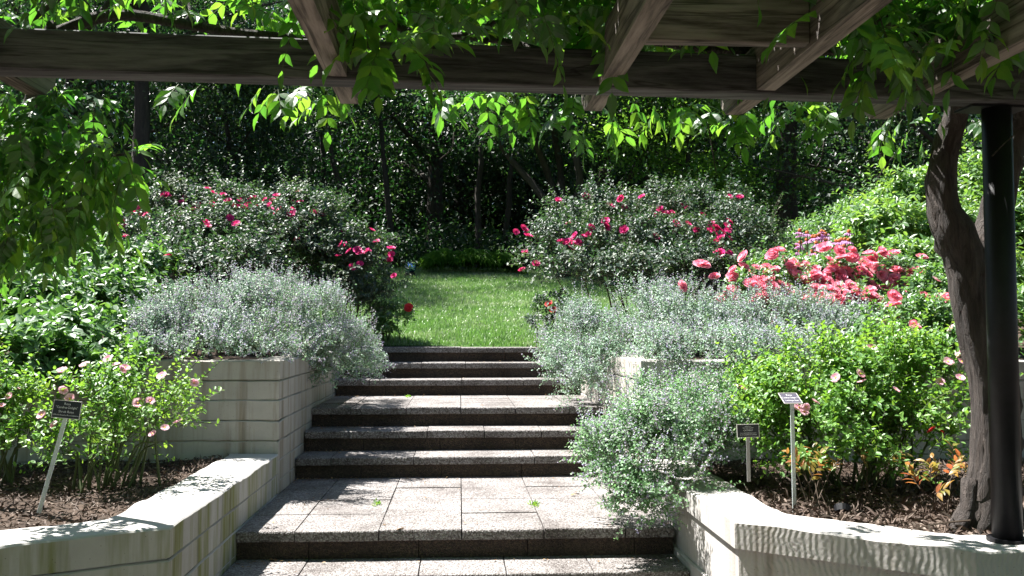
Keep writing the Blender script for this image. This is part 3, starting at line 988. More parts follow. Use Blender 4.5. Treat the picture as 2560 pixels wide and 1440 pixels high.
catmint('long silver catmint drift along the top of the right planter wall', e, (2.2, 7.3, float(ground_z(2.2, 7.3))), 4600, .15, 8, .021, M['catmint'], .5)
e = [E(1470, 850, 8.3, 90, 85, .4), E(1440, 920, 7.9, 85, 65, .35), E(1500, 900, 7.4, 75, 75, .3), E(1480, 965, 7.2, 60, 35, .2), E(1410, 880, 8.6, 60, 55, .3)]
catmint('bluish catmint tumbling over the right planter wall across the step ends', e, (1.45, 7.9, float(ground_z(1.45, 7.9))), 2700, .15, 8, .021, M['catmint'], .4, up=.25, spikes=45)

e = [E(1540, 690, 9.3, 170, 60, .5), E(1740, 680, 9.4, 150, 60, .45), E(1400, 650, 9.9, 90, 80, .5), E(1500, 610, 10.1, 140, 60, .5), E(1660, 610, 10.2, 140, 60, .5), E(1820, 610, 10.4, 110, 70, .5), E(1480, 550, 10.9, 100, 50, .5),
     E(1620, 545, 11.0, 130, 50, .5), E(1770, 545, 11.2, 110, 55, .5), E(1900, 620, 10.8, 70, 70, .4), E(1830, 520, 11, 32, 45, .3), E(1650, 508, 11, 40, 36, .3), E(1480, 520, 10.9, 30, 40, .3), E(1740, 510, 11.1, 26, 34, .3)]
r6, _ = shrub('rose_bush', 'large rose bush with hot pink blooms at the right edge of the lawn', 'rose bush', e, gbase(1640, 10.3),
              4200, .22, 8, .045, M['rose_dark'], T_OVAL, 1.0, .55, .25, 'magenta shrub roses', leafup=.85, canes=30, sm='btwig', lump=.3, shoots=150)
blooms_at(r6, e, [(1665, 530, 5), (1700, 517, 2), (1755, 535), (1523, 518, 2), (1515, 556, 3), (1435, 607, 7), (1465, 588, 3), (1310, 572), (1313, 630), (1340, 660), (1305, 675), (1405, 600, 2),
                  (1805, 578, 6), (1775, 570, 3), (1830, 567, 2), (1802, 605, 6), (1825, 627, 4), (1835, 487, 2), (1605, 492), (1552, 497), (1465, 492), (1395, 500), (1575, 545), (1640, 592),
                  (1720, 560), (1290, 580), (1320, 590), (1560, 575), (1620, 550), (1690, 560), (1420, 560), (1740, 575)], B_MAG, 9.8, .95, 13)
e = [E(1385, 775, 10.3, 45, 45, .25), E(1350, 815, 10.2, 35, 25, .2)]
r7, _ = shrub('rose_bush', 'low dark rose sprawling at the right lawn edge with two red blooms', 'rose bush', e, gbase(1380, 10.3), 240, .11, 6, .042, M['rose_dark'], T_OVAL, 1.0, .4, .3, canes=6)
blooms_at(r7, e, [(1372, 760), (1385, 776, 2)], B_RED, 10.1, 1.6, 6)

e = [E(2000, 720, 8.1, 150, 75, .4), E(2150, 715, 8.2, 130, 65, .45), E(1890, 745, 7.9, 90, 50, .3), E(2080, 770, 7.7, 150, 60, .3), E(2260, 740, 8.2, 90, 70, .4)]
r8, _ = shrub('rose_bush', 'rose bush smothered in big coral pink blooms behind the right catmint', 'rose bush', e, gbase(2080, 8.1),
              1500, .15, 7, .05, M['rose_green'], T_OVAL, 1.0, .5, .45, leafup=.85, canes=20)
pts = [(1960, 652, 4), (1945, 665, 2), (1985, 690, 3), (2000, 705, 2), (1765, 688, 3), (1705, 716), (1890, 690), (1870, 718, 3), (1850, 738, 4), (1925, 700, 3), (1865, 755, 2), (1935, 745, 3), (1805, 750), (1815, 765),
       (2090, 640, 3), (2150, 645, 4), (2215, 640), (2080, 690, 2), (2120, 700, 4), (2160, 690, 4), (2190, 670, 3), (2130, 725, 4), (2060, 740, 3), (2090, 765, 5), (2070, 785, 3), (2180, 725, 3), (2210, 730, 3), (2240, 700, 4),
       (2270, 690, 4), (2290, 690, 2), (2160, 755, 2), (2040, 715, 2), (2225, 755), (2010, 775), (2100, 670, 2), (2030, 690), (1900, 775)]
blooms_at(r8, e, pts, B_CORAL, 7.8, 1.1, 24, out=.08)

# the many smaller flowers of the same bush, past the hundred largest
mb = MB()
for k in range(170):
    p = hit(e, *[(RNG.uniform(1830, 2310), RNG.uniform(640, 800)), (RNG.normal(2120, 90), RNG.normal(715, 45))][k % 2], 7.8)
    p = p - nrm(p - np.array([0, 0, EZ])) * .06
    q = Vector((random.gauss(0, .5), -.55 + random.gauss(0, .4), .8)).normalized().to_track_quat('Z', 'Y').to_matrix()
    src = B_CORAL[k % 3]
    v = np.array([tuple(w.co) for w in src.vertices]) @ np.array(q).T * RNG.uniform(.75, 1.15) + p
    by = {}
    for f in src.polygons: by.setdefault(len(f.vertices), []).append(list(f.vertices))
    mb.add(v, *[np.array(w) for w in by.values()])
tag(build('small_blooms', mb, M['coral'], r8), kind='stuff')

# coneflowers
cf = empty('coneflower', gbase(2055, 9.0), 'clump of purple coneflowers with orange cones above the coral roses', 'coneflower')
mbc, mbp, mbs, mbf = MB(), MB(), MB(), MB()
tube(mbc, [(0, 0, h) for h in (-.006, .008, .022, .028)], [.012, .02, .015, .004], 8)
w = np.arange(13) * 6.283 / 13
dd = np.stack([np.cos(w), np.sin(w), -.5 + 0 * w], 1)
leaves(mbp, dd * .012, dd, np.repeat(np.array([[0, 0, 1.0]]), 13, 0), .045, T_OVAL, .55)
me_p = mbp.mesh('petals'); me_p.materials.append(M['purple'])
me_c = mbc.mesh('cone'); me_c.materials.append(M['cone'])
for k in range(46):
    p = at(RNG.uniform(1990, 2125), RNG.uniform(578, 655), RNG.uniform(8.4, 8.9))
    tube(mbs, smooth_path([np.array([p[0] * .97 + RNG.normal() * .05, p[1], cf.location[2]]), (p + np.array([p[0], p[1], cf.location[2]])) / 2, p], 5), .004, 4)
    fh = bpy.data.objects.new('flower_head', me_p); COL.objects.link(fh); fh.parent = cf
    fh.location = tuple(p - np.array(cf.location)); fh.rotation_euler = (RNG.normal() * .25, RNG.normal() * .25, RNG.random() * 6)
    co = bpy.data.objects.new('cone', me_c); COL.objects.link(co); co.parent = fh
q = np.array([at(RNG.uniform(1985, 2130), RNG.uniform(640, 760), RNG.uniform(8.5, 9.2)) for _ in range(700)])
leaves(mbf, q, rnd(700) + np.array([0, 0, .5]), rnd(700), .09, T_OVAL, .8)
build('stem', mbs, M['twig'], cf); build('foliage', mbf, M['rose_green'], cf)

e = [E(2000, 1010, 5.1, 150, 110, .34), E(2160, 980, 5.2, 160, 120, .4), E(2310, 980, 5.3, 120, 150, .4), E(2100, 1090, 4.95, 190, 90, .32), E(2280, 1110, 5.0, 140, 90, .3), E(1930, 1080, 5.2, 80, 80, .24), E(2120, 1160, 4.85, 210, 60, .25), E(1900, 1000, 5.6, 70, 70, .25)]
r9, _ = shrub('rose_bush', 'lush bright green shrub rose with few pale blooms behind the tilted grey sign', 'rose bush', e, gbase(2140, 5.15),
              3300, .17, 8, .034, M['rose_light'], T_OVAL, 1.1, .6, .15, 'pale pink shrub roses', canes=44, gap=.02, shoots=120, lump=.3)
blooms_at(r9, e, [(1850, 965), (1860, 972), (1998, 1020), (2010, 1030), (2015, 1018), (2038, 1005), (2090, 945), (2150, 935), (2155, 955), (2370, 905), (2400, 945), (2180, 870), (2400, 885), (2405, 905),
                  (2350, 955), (2240, 975)], B_PALE, 4.9, .8)
blooms_at(r9, e, [(2330, 1076), (2352, 1078), (2356, 1072)], B_RED, 4.9, .8)
e = [E(2280, 850, 6.6, 130, 90, .4), E(2370, 780, 6.9, 90, 110, .4), E(2400, 900, 6.3, 90, 90, .35), E(2190, 880, 6.5, 80, 50, .3)]
r10, _ = shrub('rose_bush', 'green rose bush with a few coral and pale blooms beside the twisted vine trunk', 'rose bush', e, gbase(2300, 6.5),
               1300, .14, 8, .042, M['rose_green'], T_OVAL, 1.05, .5, .4, canes=20)
blooms_at(r10, e, [(2240, 845, 3), (2290, 818, 2), (2225, 770, 3), (2235, 740, 2), (2360, 745, 3), (2310, 745, 2)], B_CORAL, 6.2, .8, 8)
blooms_at(r10, e, [(2380, 822), (2215, 808), (2188, 852), (2165, 868), (2340, 700), (2390, 770)], B_PALE, 6.2, 1.1)

e = [E(2270, 680, 8.7, 110, 55, .45), E(2420, 690, 8.7, 120, 70, .45), E(2220, 600, 9.4, 110, 60, .5), E(2350, 600, 9.5, 120, 70, .5), E(2480, 590, 9.6, 110, 80, .5), E(2290, 520, 10.3, 110, 60, .5), E(2420, 490, 10.5, 110, 70, .5),
     E(2540, 470, 10.6, 100, 90, .5), E(2200, 570, 10.2, 60, 45, .5), E(2560, 640, 9.4, 90, 120, .5), E(2500, 800, 8.4, 120, 110, .5)]
shrub('shrub', 'tall leafy sunlit shrub behind the vine trunk at right', 'shrub', e, gbase(2340, 9.9), 3500, .24, 8, .085, M['shrub'], T_OVAL, .8, .5, .25, leafup=.8, lump=.25, canes=26, sm='btwig')
blooms_at(bpy.data.objects['shrub'], e, [], B_PALE, 9)
e = [E(2090, 600, 13, 100, 50, .7), E(2200, 550, 13.5, 90, 60, .7), E(1990, 640, 12.5, 90, 40, .6)]
shrub('shrub', 'pale grey-green shrub in front of the dark conifer trunk', 'shrub', e, gbase(2080, 13.2), 1700, .2, 7, .065, M['rose_green'], T_OVAL, .9, .4, .45, leafup=.8, canes=14, sm='btwig')


# copper-leaved nandina
def nandina(label, ells, base, n):
    root = empty('nandina', base, label, 'shrub', 'copper-leaved young shrubs under the roses')
    fl, sm_ = MB(), MB()
    pos, d, u = twigs_in(ells, n, .1, .8, -.2, .1)
    a = nrm(np.cross(d, rnd(n)))
    for k in range(7):
        t = .015 + .013 * k
        sgn = 1 if k % 2 else -1
        leaves(fl, pos + d * t, d * .6 + a * sgn * .8 + rnd(n) * .2, np.array([0, 0, 1.0]) + rnd(n) * .6, .055 * RNG.uniform(.7, 1.2, n), T_LANCE, 1.1)
    b0 = np.repeat(np.array(base)[None], n, 0) + RNG.normal(size=(n, 3)) * np.array([.05, .05, 0])
    prisms(sm_, b0, pos, .003, .002); prisms(sm_, pos, pos + d * .1, .002, .001)
    build('foliage', fl, M['nandina'], root); build('stem', sm_, M['btwig'], root)


nandina('orange and copper leaved plant at the foot of the tilted sign', [E(2040, 1190, 4.55, 75, 34, .1), E(2000, 1212, 4.5, 35, 22, .08)], gbase(2030, 4.55), 11)
nandina('red-brown leaved plant beside the base of the vine trunk', [E(2370, 1195, 4.4, 60, 40, .1), E(2310, 1232, 4.35, 40, 30, .1)], gbase(2340, 4.4), 12)
nandina('small bronze leaved plant between the two coppery ones', [E(2170, 1180, 4.7, 55, 40, .1)], gbase(2170, 4.7), 4)

# ornamental grass mound at the far end of the lawn
hg = empty('ornamental_grass', (at(1165, 690, 20.6)[0], 20.6, float(lawn_z(20.6))), 'weeping green ornamental grass mound at the far end of the lawn', 'grass mound')
mb = MB()
n = 5200
hx = RNG.uniform(-.95, 1.25, n); hy = RNG.uniform(-.45, .45, n)
top = .46 * np.clip(1 - np.abs(hx / 1.3) ** 4, 0, 1) * np.sqrt(np.clip(1 - (hy / .5) ** 2, 0, 1)) + .04 * np.sin(hx * 9) + .03 * np.sin(hx * 23 + hy * 9)
p = np.stack([hg.location[0] + hx, hg.location[1] + hy, hg.location[2] + .06 + top], 1)
d = np.stack([hx * .3 + RNG.normal(size=n) * .5, -.8 + hy + RNG.normal(size=n) * .4, -.45 - .4 * RNG.random(n)], 1)
leaves(mb, p, d, np.array([0, -.3, 1.0]) + rnd(n) * .4, .2 * RNG.uniform(.6, 1.2, n), T_OVAL, .2)
build('blades', mb, M['hakone'], hg)

# gazing ball
pb = at(1026, 668, 19.6)
gb = empty('gazing_ball', (pb[0], pb[1], float(lawn_z(20.0))), 'blue mirrored gazing ball on a short stand at the far end of the lawn', 'garden ornament')
import bmesh
bm = bmesh.new(); bmesh.ops.create_uvsphere(bm, u_segments=32, v_segments=20, radius=.125)
me = bpy.data.meshes.new('ball'); bm.to_mesh(me); bm.free()
for f in me.polygons: f.use_smooth = True
me.materials.append(M['blueball'])
o = bpy.data.objects.new('ball', me); COL.objects.link(o); o.parent = gb; o.location = (0, 0, pb[2] - gb.location[2])
hb = pb[2] - .115
mb = MB(); tube(mb, [(pb[0], pb[1], z_) for z_ in (gb.location[2] - .02, gb.location[2] + .03, gb.location[2] + .05, hb - .03, hb + .01)], [.1, .1, .045, .045, .075], 16)
build('stand', mb, M['tbark'], gb)


# ------------------------------------------------------------------ signs
def text_mesh(mb_list, lines, O, X, Z, Nn):
    """engraved lines laid out on a plate; O plate centre, X right, Z up along the plate, Nn outward"""
    for txt, size, dz, wmax in lines:
        cu = bpy.data.curves.new('t', 'FONT')
        cu.body = txt; cu.size = size; cu.align_x = 'CENTER'; cu.align_y = 'CENTER'; cu.extrude = .0; cu.resolution_u = 2
        ob = bpy.data.objects.new('t', cu); COL.objects.link(ob)
        dg = bpy.context.evaluated_depsgraph_get()
        me = bpy.data.meshes.new_from_object(ob.evaluated_get(dg))
        v = np.array([tuple(q.co) for q in me.vertices])
        if len(v):
            s = min(1, wmax / max(1e-6, np.ptp(v[:, 0])))
            wv = O + (v[:, 0:1] * s) * X + (v[:, 1:2] + dz) * Z + Nn * .0012
            by = {}
            for f in me.polygons: by.setdefault(len(f.vertices), []).append(list(f.vertices))
            mb_list.add(wv, *[np.array(x) for x in by.values()])
        bpy.data.objects.remove(ob); bpy.data.curves.remove(cu); bpy.data.meshes.remove(me)


def sign(label, foot, top, w, h, tilt, roll, lines, plate, stake, yaw=0):
    foot = np.array(foot); top = np.array(top)
    root = empty('plant_sign', foot, label, 'sign', 'plant name signs in the beds')
    X = np.array([math.cos(roll) * math.cos(yaw), math.cos(roll) * math.sin(yaw), -math.sin(roll)])
    fwd = np.array([math.sin(yaw), -math.cos(yaw), 0])
    U = np.array([0, 0, 1.0]); U = nrm(U - (U @ X) * X); fwd = np.cross(X, U)
    Z = U * math.cos(tilt) - fwd * math.sin(tilt)
    Nn = np.cross(X, Z)
    mb = MB(); cbox(mb, top, X, -Nn, Z, w, .003, h, .0008); build('plaque', mb, plate, root)
    mb = MB()
    r_ = .0016
    for (ox, oz, sx, sz) in ((0, h / 2, w + .003, .003), (0, -h / 2, w + .003, .003), (-w / 2, 0, .003, h - .003), (w / 2, 0, .003, h - .003)):
        cbox(mb, top + X * ox + Z * oz + Nn * .0008, X, -Nn, Z, sx, .0042, sz, .0005)
    build('rim', mb, M['rim'], root)
    mb = MB(); text_mesh(mb, lines, top + Nn * .0016, X, Z, Nn); build('lettering', mb, M['white'], root)
    mb = MB()
    tp = top - Z * (h * .3) - Nn * .006
    ax = nrm(tp - foot); sX = nrm(np.cross(ax, np.array([0, 1.0, 0]))); sY = np.cross(ax, sX)
    cbox(mb, (foot + tp) / 2 - ax * .02, sX, sY, ax, .019, .007, np.linalg.norm(tp - foot) + .04, .001)
    build('stake', mb, stake, root)


sign('black plant sign on a leaning clear stake in front of the pale pink roses', at(103, 1262, 4.48), at(167, 1024, 4.5), .128, .082, R(8), R(5.5),
     [('Rosa', .0155, .026, .1), ('"Carefree Delight"', .0155, .009, .1), ('Shrub Rose', .0155, -.011, .1), ('1996 All-America Rose Selection', .0095, -.027, .116)], M['plate'], M['acrylic'])
sign('sunlit grey plant sign tilted back on a tall clear stake above the low right wall', at(1986, 1266, 4.45), at(1976, 996, 4.45), .095, .078, R(55), R(.5),
     [('Rosa', .016, .022, .08), ('Carefree Delight \u2122', .016, .002, .083), ('Landscape Rose', .015, -.019, .07)], M['grey_plate'], M['acrylic'], yaw=R(8))
sign('small black catmint sign half sunk among the leaves right of the catmint clump', at(1872, 1185, 4.75), at(1870, 1077, 4.72), .115, .066, R(4), R(-1),
     [('NEPETA X', .0075, .022, .09), ("'SIX HILLS GIANT'", .0075, .014, .09), ('CATMINT', .0115, .002, .09), ('TALL ORNAMENTAL PLANT', .0072, -.012, .085), ('BLUE FLOWERS IN SUMMER', .0072, -.0205, .09)], M['plate'], M['sign_stake'])

# black garden spotlight in the right bed
gp = at(2112, 1268, 4.42)
gp[2] = float(ground_z(gp[0], gp[1]))
sp = empty('garden_spotlight', gp, 'small black garden spotlight lying low in the right bed mulch', 'spotlight')
mb = MB(); tube(mb, [gp + np.array([-.02, -.02, .02]), gp + np.array([-.012, 0, .045])], [.036, .04], 16); build('lamp_body', mb, M['steel'], sp)
mb = MB(); tube(mb, [gp + np.array([0, .01, -.05]), gp + np.array([0, .005, .03])], .01, 8); build('spike', mb, M['steel'], sp)


# ------------------------------------------------------------------ mulch, grass, litter
def scatter_ground(mb, n, x0, x1, y0, y1, ok, size, tmpl, up=.8, wid=.5, zoff=.008, lift=.5):
    x = RNG.uniform(x0, x1, n); y = RNG.uniform(y0, y1, n)
    k = ok(x, y); x, y = x[k], y[k]; n = len(x)
    p = np.stack([x, y, ground_z(x, y) + zoff + RNG.random(n) * .012], 1)
    d = rnd(n); d[:, 2] = np.abs(d[:, 2]) * lift
    leaves(mb, p, d, np.array([0, 0, up]) + rnd(n) * .7, size * RNG.uniform(.5, 1.4, n), tmpl, wid)


mb = MB()
inL = lambda x, y: (x < -WX - .33) & (y > front_line(x) + .36) & (y < 6.4)
scatter_ground(mb, 15000, -4.2, -1.5, 2.8, 6.4, inL, .035, T_DIA)
tag(build('mulch', mb, M['chip']), 'dark bark mulch covering the left bed', 'mulch', kind='stuff')
mb = MB()
inR = lambda x, y: (x > WX + .3) & (y > front_line(x) + .34) & (y < 6.1)
scatter_ground(mb, 15000, 1.5, 4.2, 3.7, 6.1, inR, .035, T_DIA)
scatter_ground(mb, 900, 1.5, 3.4, 3.8, 5.2, inR, .06, T_OVAL, zoff=.015)
tag(build('mulch', mb, M['chip']), 'leaf and bark litter covering the right bed', 'mulch', kind='stuff')

mb = MB()
n = 110000
y = 10.4 + 11.4 * RNG.random(n) ** 1.15; x = RNG.uniform(-2.3, 2.6, n)
p = np.stack([x, y, lawn_z(y) + .002], 1)
d = np.array([0, 0, 1.0]) + RNG.normal(size=(n, 3)) * .42
leaves(mb, p, d, rnd(n), .06 * RNG.uniform(.6, 1.3, n), (np.array([[0, -.085, 0], [0, .085, 0], [.6, .05, .04], [1, 0, .16], [.6, -.05, .04]]), np.array([[0, 4, 3, 2, 1]])), 1.0)
tag(build('grass', mb, M['grass']), 'short mown grass of the sloping lawn', 'grass', kind='stuff')

# fallen leaves on the steps
FL = [(705, 1160, 6.9, -1.098), (730, 1163, 6.8, -1.098), (690, 1405, 5.0, -1.255), (800, 1392, 5.1, -1.255), (612, 1385, 5.15, -1.255), (1010, 1322, 5.22, -1.098), (1440, 1232, 6.2, -1.098), (1425, 1240, 6.1, -1.098)]
for k, (px, py, Y, H) in enumerate(FL):
    r_ = ray(px, py); t = H / r_[2]; p = np.array([0, 0, EZ]) + r_ * t + np.array([0, 0, .004])
    mb = MB()
    leaves(mb, p[None], np.array([[RNG.normal(), RNG.normal(), .15]]), np.array([[RNG.normal() * .3, RNG.normal() * .3, 1.0]]), .055, T_LANCE, 1.3)
    tag(build('fallen_leaf', mb, M['dryleaf'], loc=p), 'dry brown fallen leaf lying on the stone steps', 'leaf', 'fallen leaves on the steps')
mb = MB()
for H, y0, y1 in STEPS[1:]:
    nn_ = 40 if y1 - y0 < .6 else 130
    lx_ = np.where(RNG.random(nn_) < .5, -WX + np.abs(RNG.normal(size=nn_)) * .18, RNG.uniform(-WX, WX, nn_))
    ly_ = np.where(RNG.random(nn_) < .6, y1 - .03 - np.abs(RNG.normal(size=nn_)) * .05, RNG.uniform(y0 + .02, y1 - .02, nn_))
    p = np.stack([np.clip(lx_, -WX + .02, WX - .02), np.clip(ly_, y0 + .02, y1 - .03), np.full(nn_, EZ + H + .005)], 1)
    d = rnd(nn_); d[:, 2] = np.abs(d[:, 2]) * .25
    leaves(mb, p, d, np.array([0, 0, 1.0]) + rnd(nn_) * .35, .02 * RNG.uniform(.4, 1.4, nn_), T_OVAL, 1.0)
tag(build('litter', mb, M['dryleaf']), 'fine dry leaf litter gathered on the stone steps', 'litter', kind='stuff')
for px, py, lab in ((945, 1260, 'tiny green weed in a paving joint left of the middle of the big landing'), (1335, 1262, 'tiny green weed in a paving joint right of the middle of the big landing'), (1020, 992, 'tiny weed in the joint of the upper landing')):
    r_ = ray(px, py); t = (-1.098 if py > 1100 else -.627) / r_[2]; p = np.array([0, 0, EZ]) + r_ * t
    mb = MB()
    q = p + np.stack([RNG.normal(size=40) * .012, RNG.normal(size=40) * .05, np.full(40, .002)], 1)
    leaves(mb, q, rnd(40) + np.array([0, 0, .8]), rnd(40), .022, T_OVAL, .8)
    tag(build('weed', mb, M['rose_light'], loc=p), lab, 'weed')
tw = at(2280, 1333, 3.8)
mb = MB()
q0, q1 = at(2278, 1336, 3.82), at(2425, 1317, 3.93)
q0[2] = q1[2] = EZ - .828; q1[2] += .012
tube(mb, smooth_path([q0, (q0 + q1) / 2 + np.array([0, .01, .004]), q1], 8), np.linspace(.003, .005, 8), 5)
tube(mb, smooth_path([(q0 + q1) / 2 + np.array([0, .01, .004]), (q0 + q1) / 2 + np.array([.03, .05, .01])], 4), .002, 4)
tag(build('twig', mb, M['btwig'], loc=q0), 'bare fallen twig lying on top of the low right wall', 'twig')


# ------------------------------------------------------------------ wisteria on the pergola
def pinnate(mbL, mbS, B, D, Ln, npair=5, lsize=.075, sag=.35):
    n = len(B)
    D = nrm(D)
    side0 = nrm(np.cross(D, np.array([0, 0, 1.0]) + rnd(n) * .25))
    def pos(t):
        return B + D * (Ln * t)[:, None] - np.array([0, 0, 1.0]) * (sag * Ln * t * t)[:, None]
    if mbS is not None:
        z0 = np.zeros(n)
        prisms(mbS, B, pos(z0 + .5), .0016, .0013); prisms(mbS, pos(z0 + .5), pos(z0 + 1), .0013, .0008)
    for k in range(npair + 1):
        t = np.full(n, .22 + .78 * k / npair)
        c = pos(t); tang = nrm(D - np.array([0, 0, 2 * sag]) * t[:, None])
        s_ = lsize * (1 - .25 * abs(k / npair - .45)) * RNG.uniform(.8, 1.15, n)
        nn = np.cross(side0, tang); nn = np.where(nn[:, 2:3] < 0, -nn, nn)
        if k == npair:
            leaves(mbL, c, tang + rnd(n) * .15, nn + rnd(n) * .25, s_ * 1.1, T_LANCE, 1.1)
        else:
            for sg in (-1, 1):
                dd = side0 * sg * .85 + tang * .5 - np.array([0, 0, .35]) + rnd(n) * .2
                leaves(mbL, c, dd, nn + rnd(n) * .3, s_, T_LANCE, 1.3)


wv = empty('wisteria', (2.2, 4.0, EZ - .86), 'twisted old wisteria trunk beside the black post, spreading over the pergola', 'vine')
tr = MB()
Yt = 4.05
tp = lambda *a: smooth_path([at(*q) for q in a], 30)
path = tp((2448, 1345, Yt), (2468, 1240, Yt), (2476, 1100, Yt), (2470, 960, Yt), (2438, 830, Yt), (2420, 720, Yt), (2408, 650, Yt), (2385, 590, Yt), (2362, 530, Yt), (2352, 450, Yt), (2368, 350, Yt), (2395, 270, 4.0), (2405, 180, 3.9), (2390, 100, 3.9))
rad = np.interp(np.linspace(0, 1, 30), [0, .08, .2, .45, .55, .62, .75, 1], [.135, .085, .074, .082, .092, .068, .056, .05])
tube(tr, path, rad, 18, .085)
for k in range(6):
    ph = k * 1.05 + np.linspace(0, 1.5, 20) + RNG.normal(size=20) * .12
    rr_ = rad[:20] * .55
    off_ = np.stack([np.cos(ph) * rr_, np.sin(ph) * rr_, np.zeros(20)], 1)
    tube(tr, path[:20] + off_, rad[:20] * np.linspace(.52, .42, 20), 10, .1)
path = tp((2430, 700, Yt), (2462, 620, Yt + .05), (2490, 530, Yt + .1), (2512, 420, Yt + .1), (2535, 320, Yt + .1), (2560, 220, Yt), (2590, 120, Yt))
tube(tr, path, np.linspace(.08, .055, 30), 14, .07)
path = tp((2500, 1350, Yt + .06), (2500, 1200, Yt + .05), (2506, 1050, Yt + .05), (2490, 880, Yt + .05), (2470, 740, Yt + .04))
tube(tr, path, np.linspace(.10, .06, 30), 14, .09)
for k in range(5):   # roots flaring at the base
    a_ = at(2380 + 30 * k, 1325 + 4 * (k % 2), Yt - .12 + .05 * k); a_[2] = EZ - .87
    b_ = at(2425 + 8 * k, 1200, Yt)
    tube(tr, smooth_path([a_, (a_ + b_) / 2 + np.array([.02, 0, -.05]), b_], 10), np.linspace(.018, .04, 10), 8, .06)
build('trunk', tr, M['bark'], wv, smooth=True)
stm = MB()
def vine(pts, r0, r1, m=16): tube(stm, smooth_path([at(*q) for q in pts], m), np.linspace(r0, r1, m), 8, .05)
vine([(150, 80, 3.6), (240, 45, 3.6), (330, 38, 3.6), (450, 58, 3.6), (560, 78, 3.6), (700, 92, 3.6), (900, 112, 3.65)], .026, .016)
vine([(860, 45, 3.9), (980, 60, 3.9), (1060, 95, 3.8), (1180, 90, 3.8), (1330, 120, 3.6), (1400, 150, 3.52), (1450, 115, 3.6), (1440, 30, 3.7)], .018, .014)
vine([(1210, 110, 3.75), (1225, 60, 3.75), (1290, 20, 3.7), (1330, -30, 3.7)], .016, .012)
vine([(1640, 100, 3.7), (1760, 120, 3.75), (1900, 125, 3.75), (2050, 130, 3.8), (2300, 110, 3.9)], .024, .018)
vine([(2390, 110, 3.9), (2250, 60, 3.8), (2050, 20, 3.6), (1800, -30, 3.4)], .03, .02)
vine([(1600, 60, 3.8), (1700, 100, 3.85), (1850, 110, 3.9)], .014, .012)
vine([(940, 80, 3.9), (1000, 30, 3.9), (1100, 50, 3.95), (1200, 40, 4.0)], .012, .008)
vine([(60, 60, 3.9), (130, 10, 3.9), (180, -30, 3.9)], .014, .01)
vine([(220, 70, 3.85), (260, 20, 3.9), (300, -30, 3.9)], .014, .01)
vine([(450, 70, 3.8), (475, 30, 3.85), (460, -20, 3.9)], .008, .006)
# hanging tendrils
for pts in ([(895, 60, 3.2), (885, 100, 3.2), (870, 160, 3.25)], [(2060, 340, 4.1), (2055, 390, 4.1), (2030, 430, 4.1), (1980, 445, 4.1)], [(1135, 330, 4.1), (1130, 370, 4.1), (1100, 398, 4.1)],
            [(2235, 390, 4.1), (2210, 420, 4.1), (2190, 455, 4.1)], [(1770, 310, 4.1), (1780, 370, 4.1), (1790, 430, 4.1)], [(2190, 10, 3.0), (2205, 60, 3.05), (2230, 130, 3.1)],
            [(2480, 390, 3.5), (2520, 350, 3.5), (2560, 320, 3.5)]):
    vine(pts, .003, .002, 8)
build('vine_stem', stm, M['bark'], wv, smooth=True)

fl, sm_ = MB(), MB()
def cluster(px, py, Y, n, spx, spy, sy, Ln=.24, lsize=.075, down=.8, mbl=None, mbs=None, npair=5):
    c = np.array([at(px + RNG.normal() * spx, py + RNG.normal() * spy, Y + RNG.normal() * sy) for _ in range(n)])
    d = rnd(n) * .8 + np.array([0, -.1, -down])
    pinnate(mbl or fl, mbs or sm_, c, d, Ln * RNG.uniform(.7, 1.25, n), npair, lsize)
# roof of leaves over the pergola
n = 3300
c = np.stack([RNG.uniform(-3.6, 4.2, n), RNG.uniform(-2.2, 4.0, n), EZ + 1.16 + RNG.random(n) ** 1.5 * .55], 1)
open_ = (c[:, 0] > -1.95) & (c[:, 0] < -.55) & (c[:, 1] > 3.1) & (RNG.random(n) < .8)
c = c[~open_]; n = len(c)
d = rnd(n); d[:, 2] *= .5
pinnate(fl, sm_, c, d, .26 * RNG.uniform(.7, 1.2, n), 5, .075)
n = 2700  # extra leaf layer added to shade the leaves hanging at the beam
c = np.stack([RNG.uniform(-3.6, 4.2, n), RNG.uniform(2.7, 4.0, n), EZ + 1.3 + RNG.random(n) * .45], 1)
open_ = (c[:, 0] > -1.95) & (c[:, 0] < -.55) & (c[:, 1] > 3.1) & (RNG.random(n) < .8)
c = c[~open_]; n = len(c)
d = rnd(n); d[:, 2] *= .3
pinnate(fl, sm_, c, d, .24 * RNG.uniform(.7, 1.2, n), 5, .08)
n = 20  # stray leaves added at left to shade the drooping curtain
c = np.stack([RNG.uniform(-3.2, -1.9, n), RNG.uniform(4.0, 4.7, n), EZ + RNG.uniform(1.2, 1.9, n)], 1)
d = rnd(n); d[:, 2] *= .5
pinnate(fl, sm_, c, d, .25 * RNG.uniform(.7, 1.2, n), 5, .085)
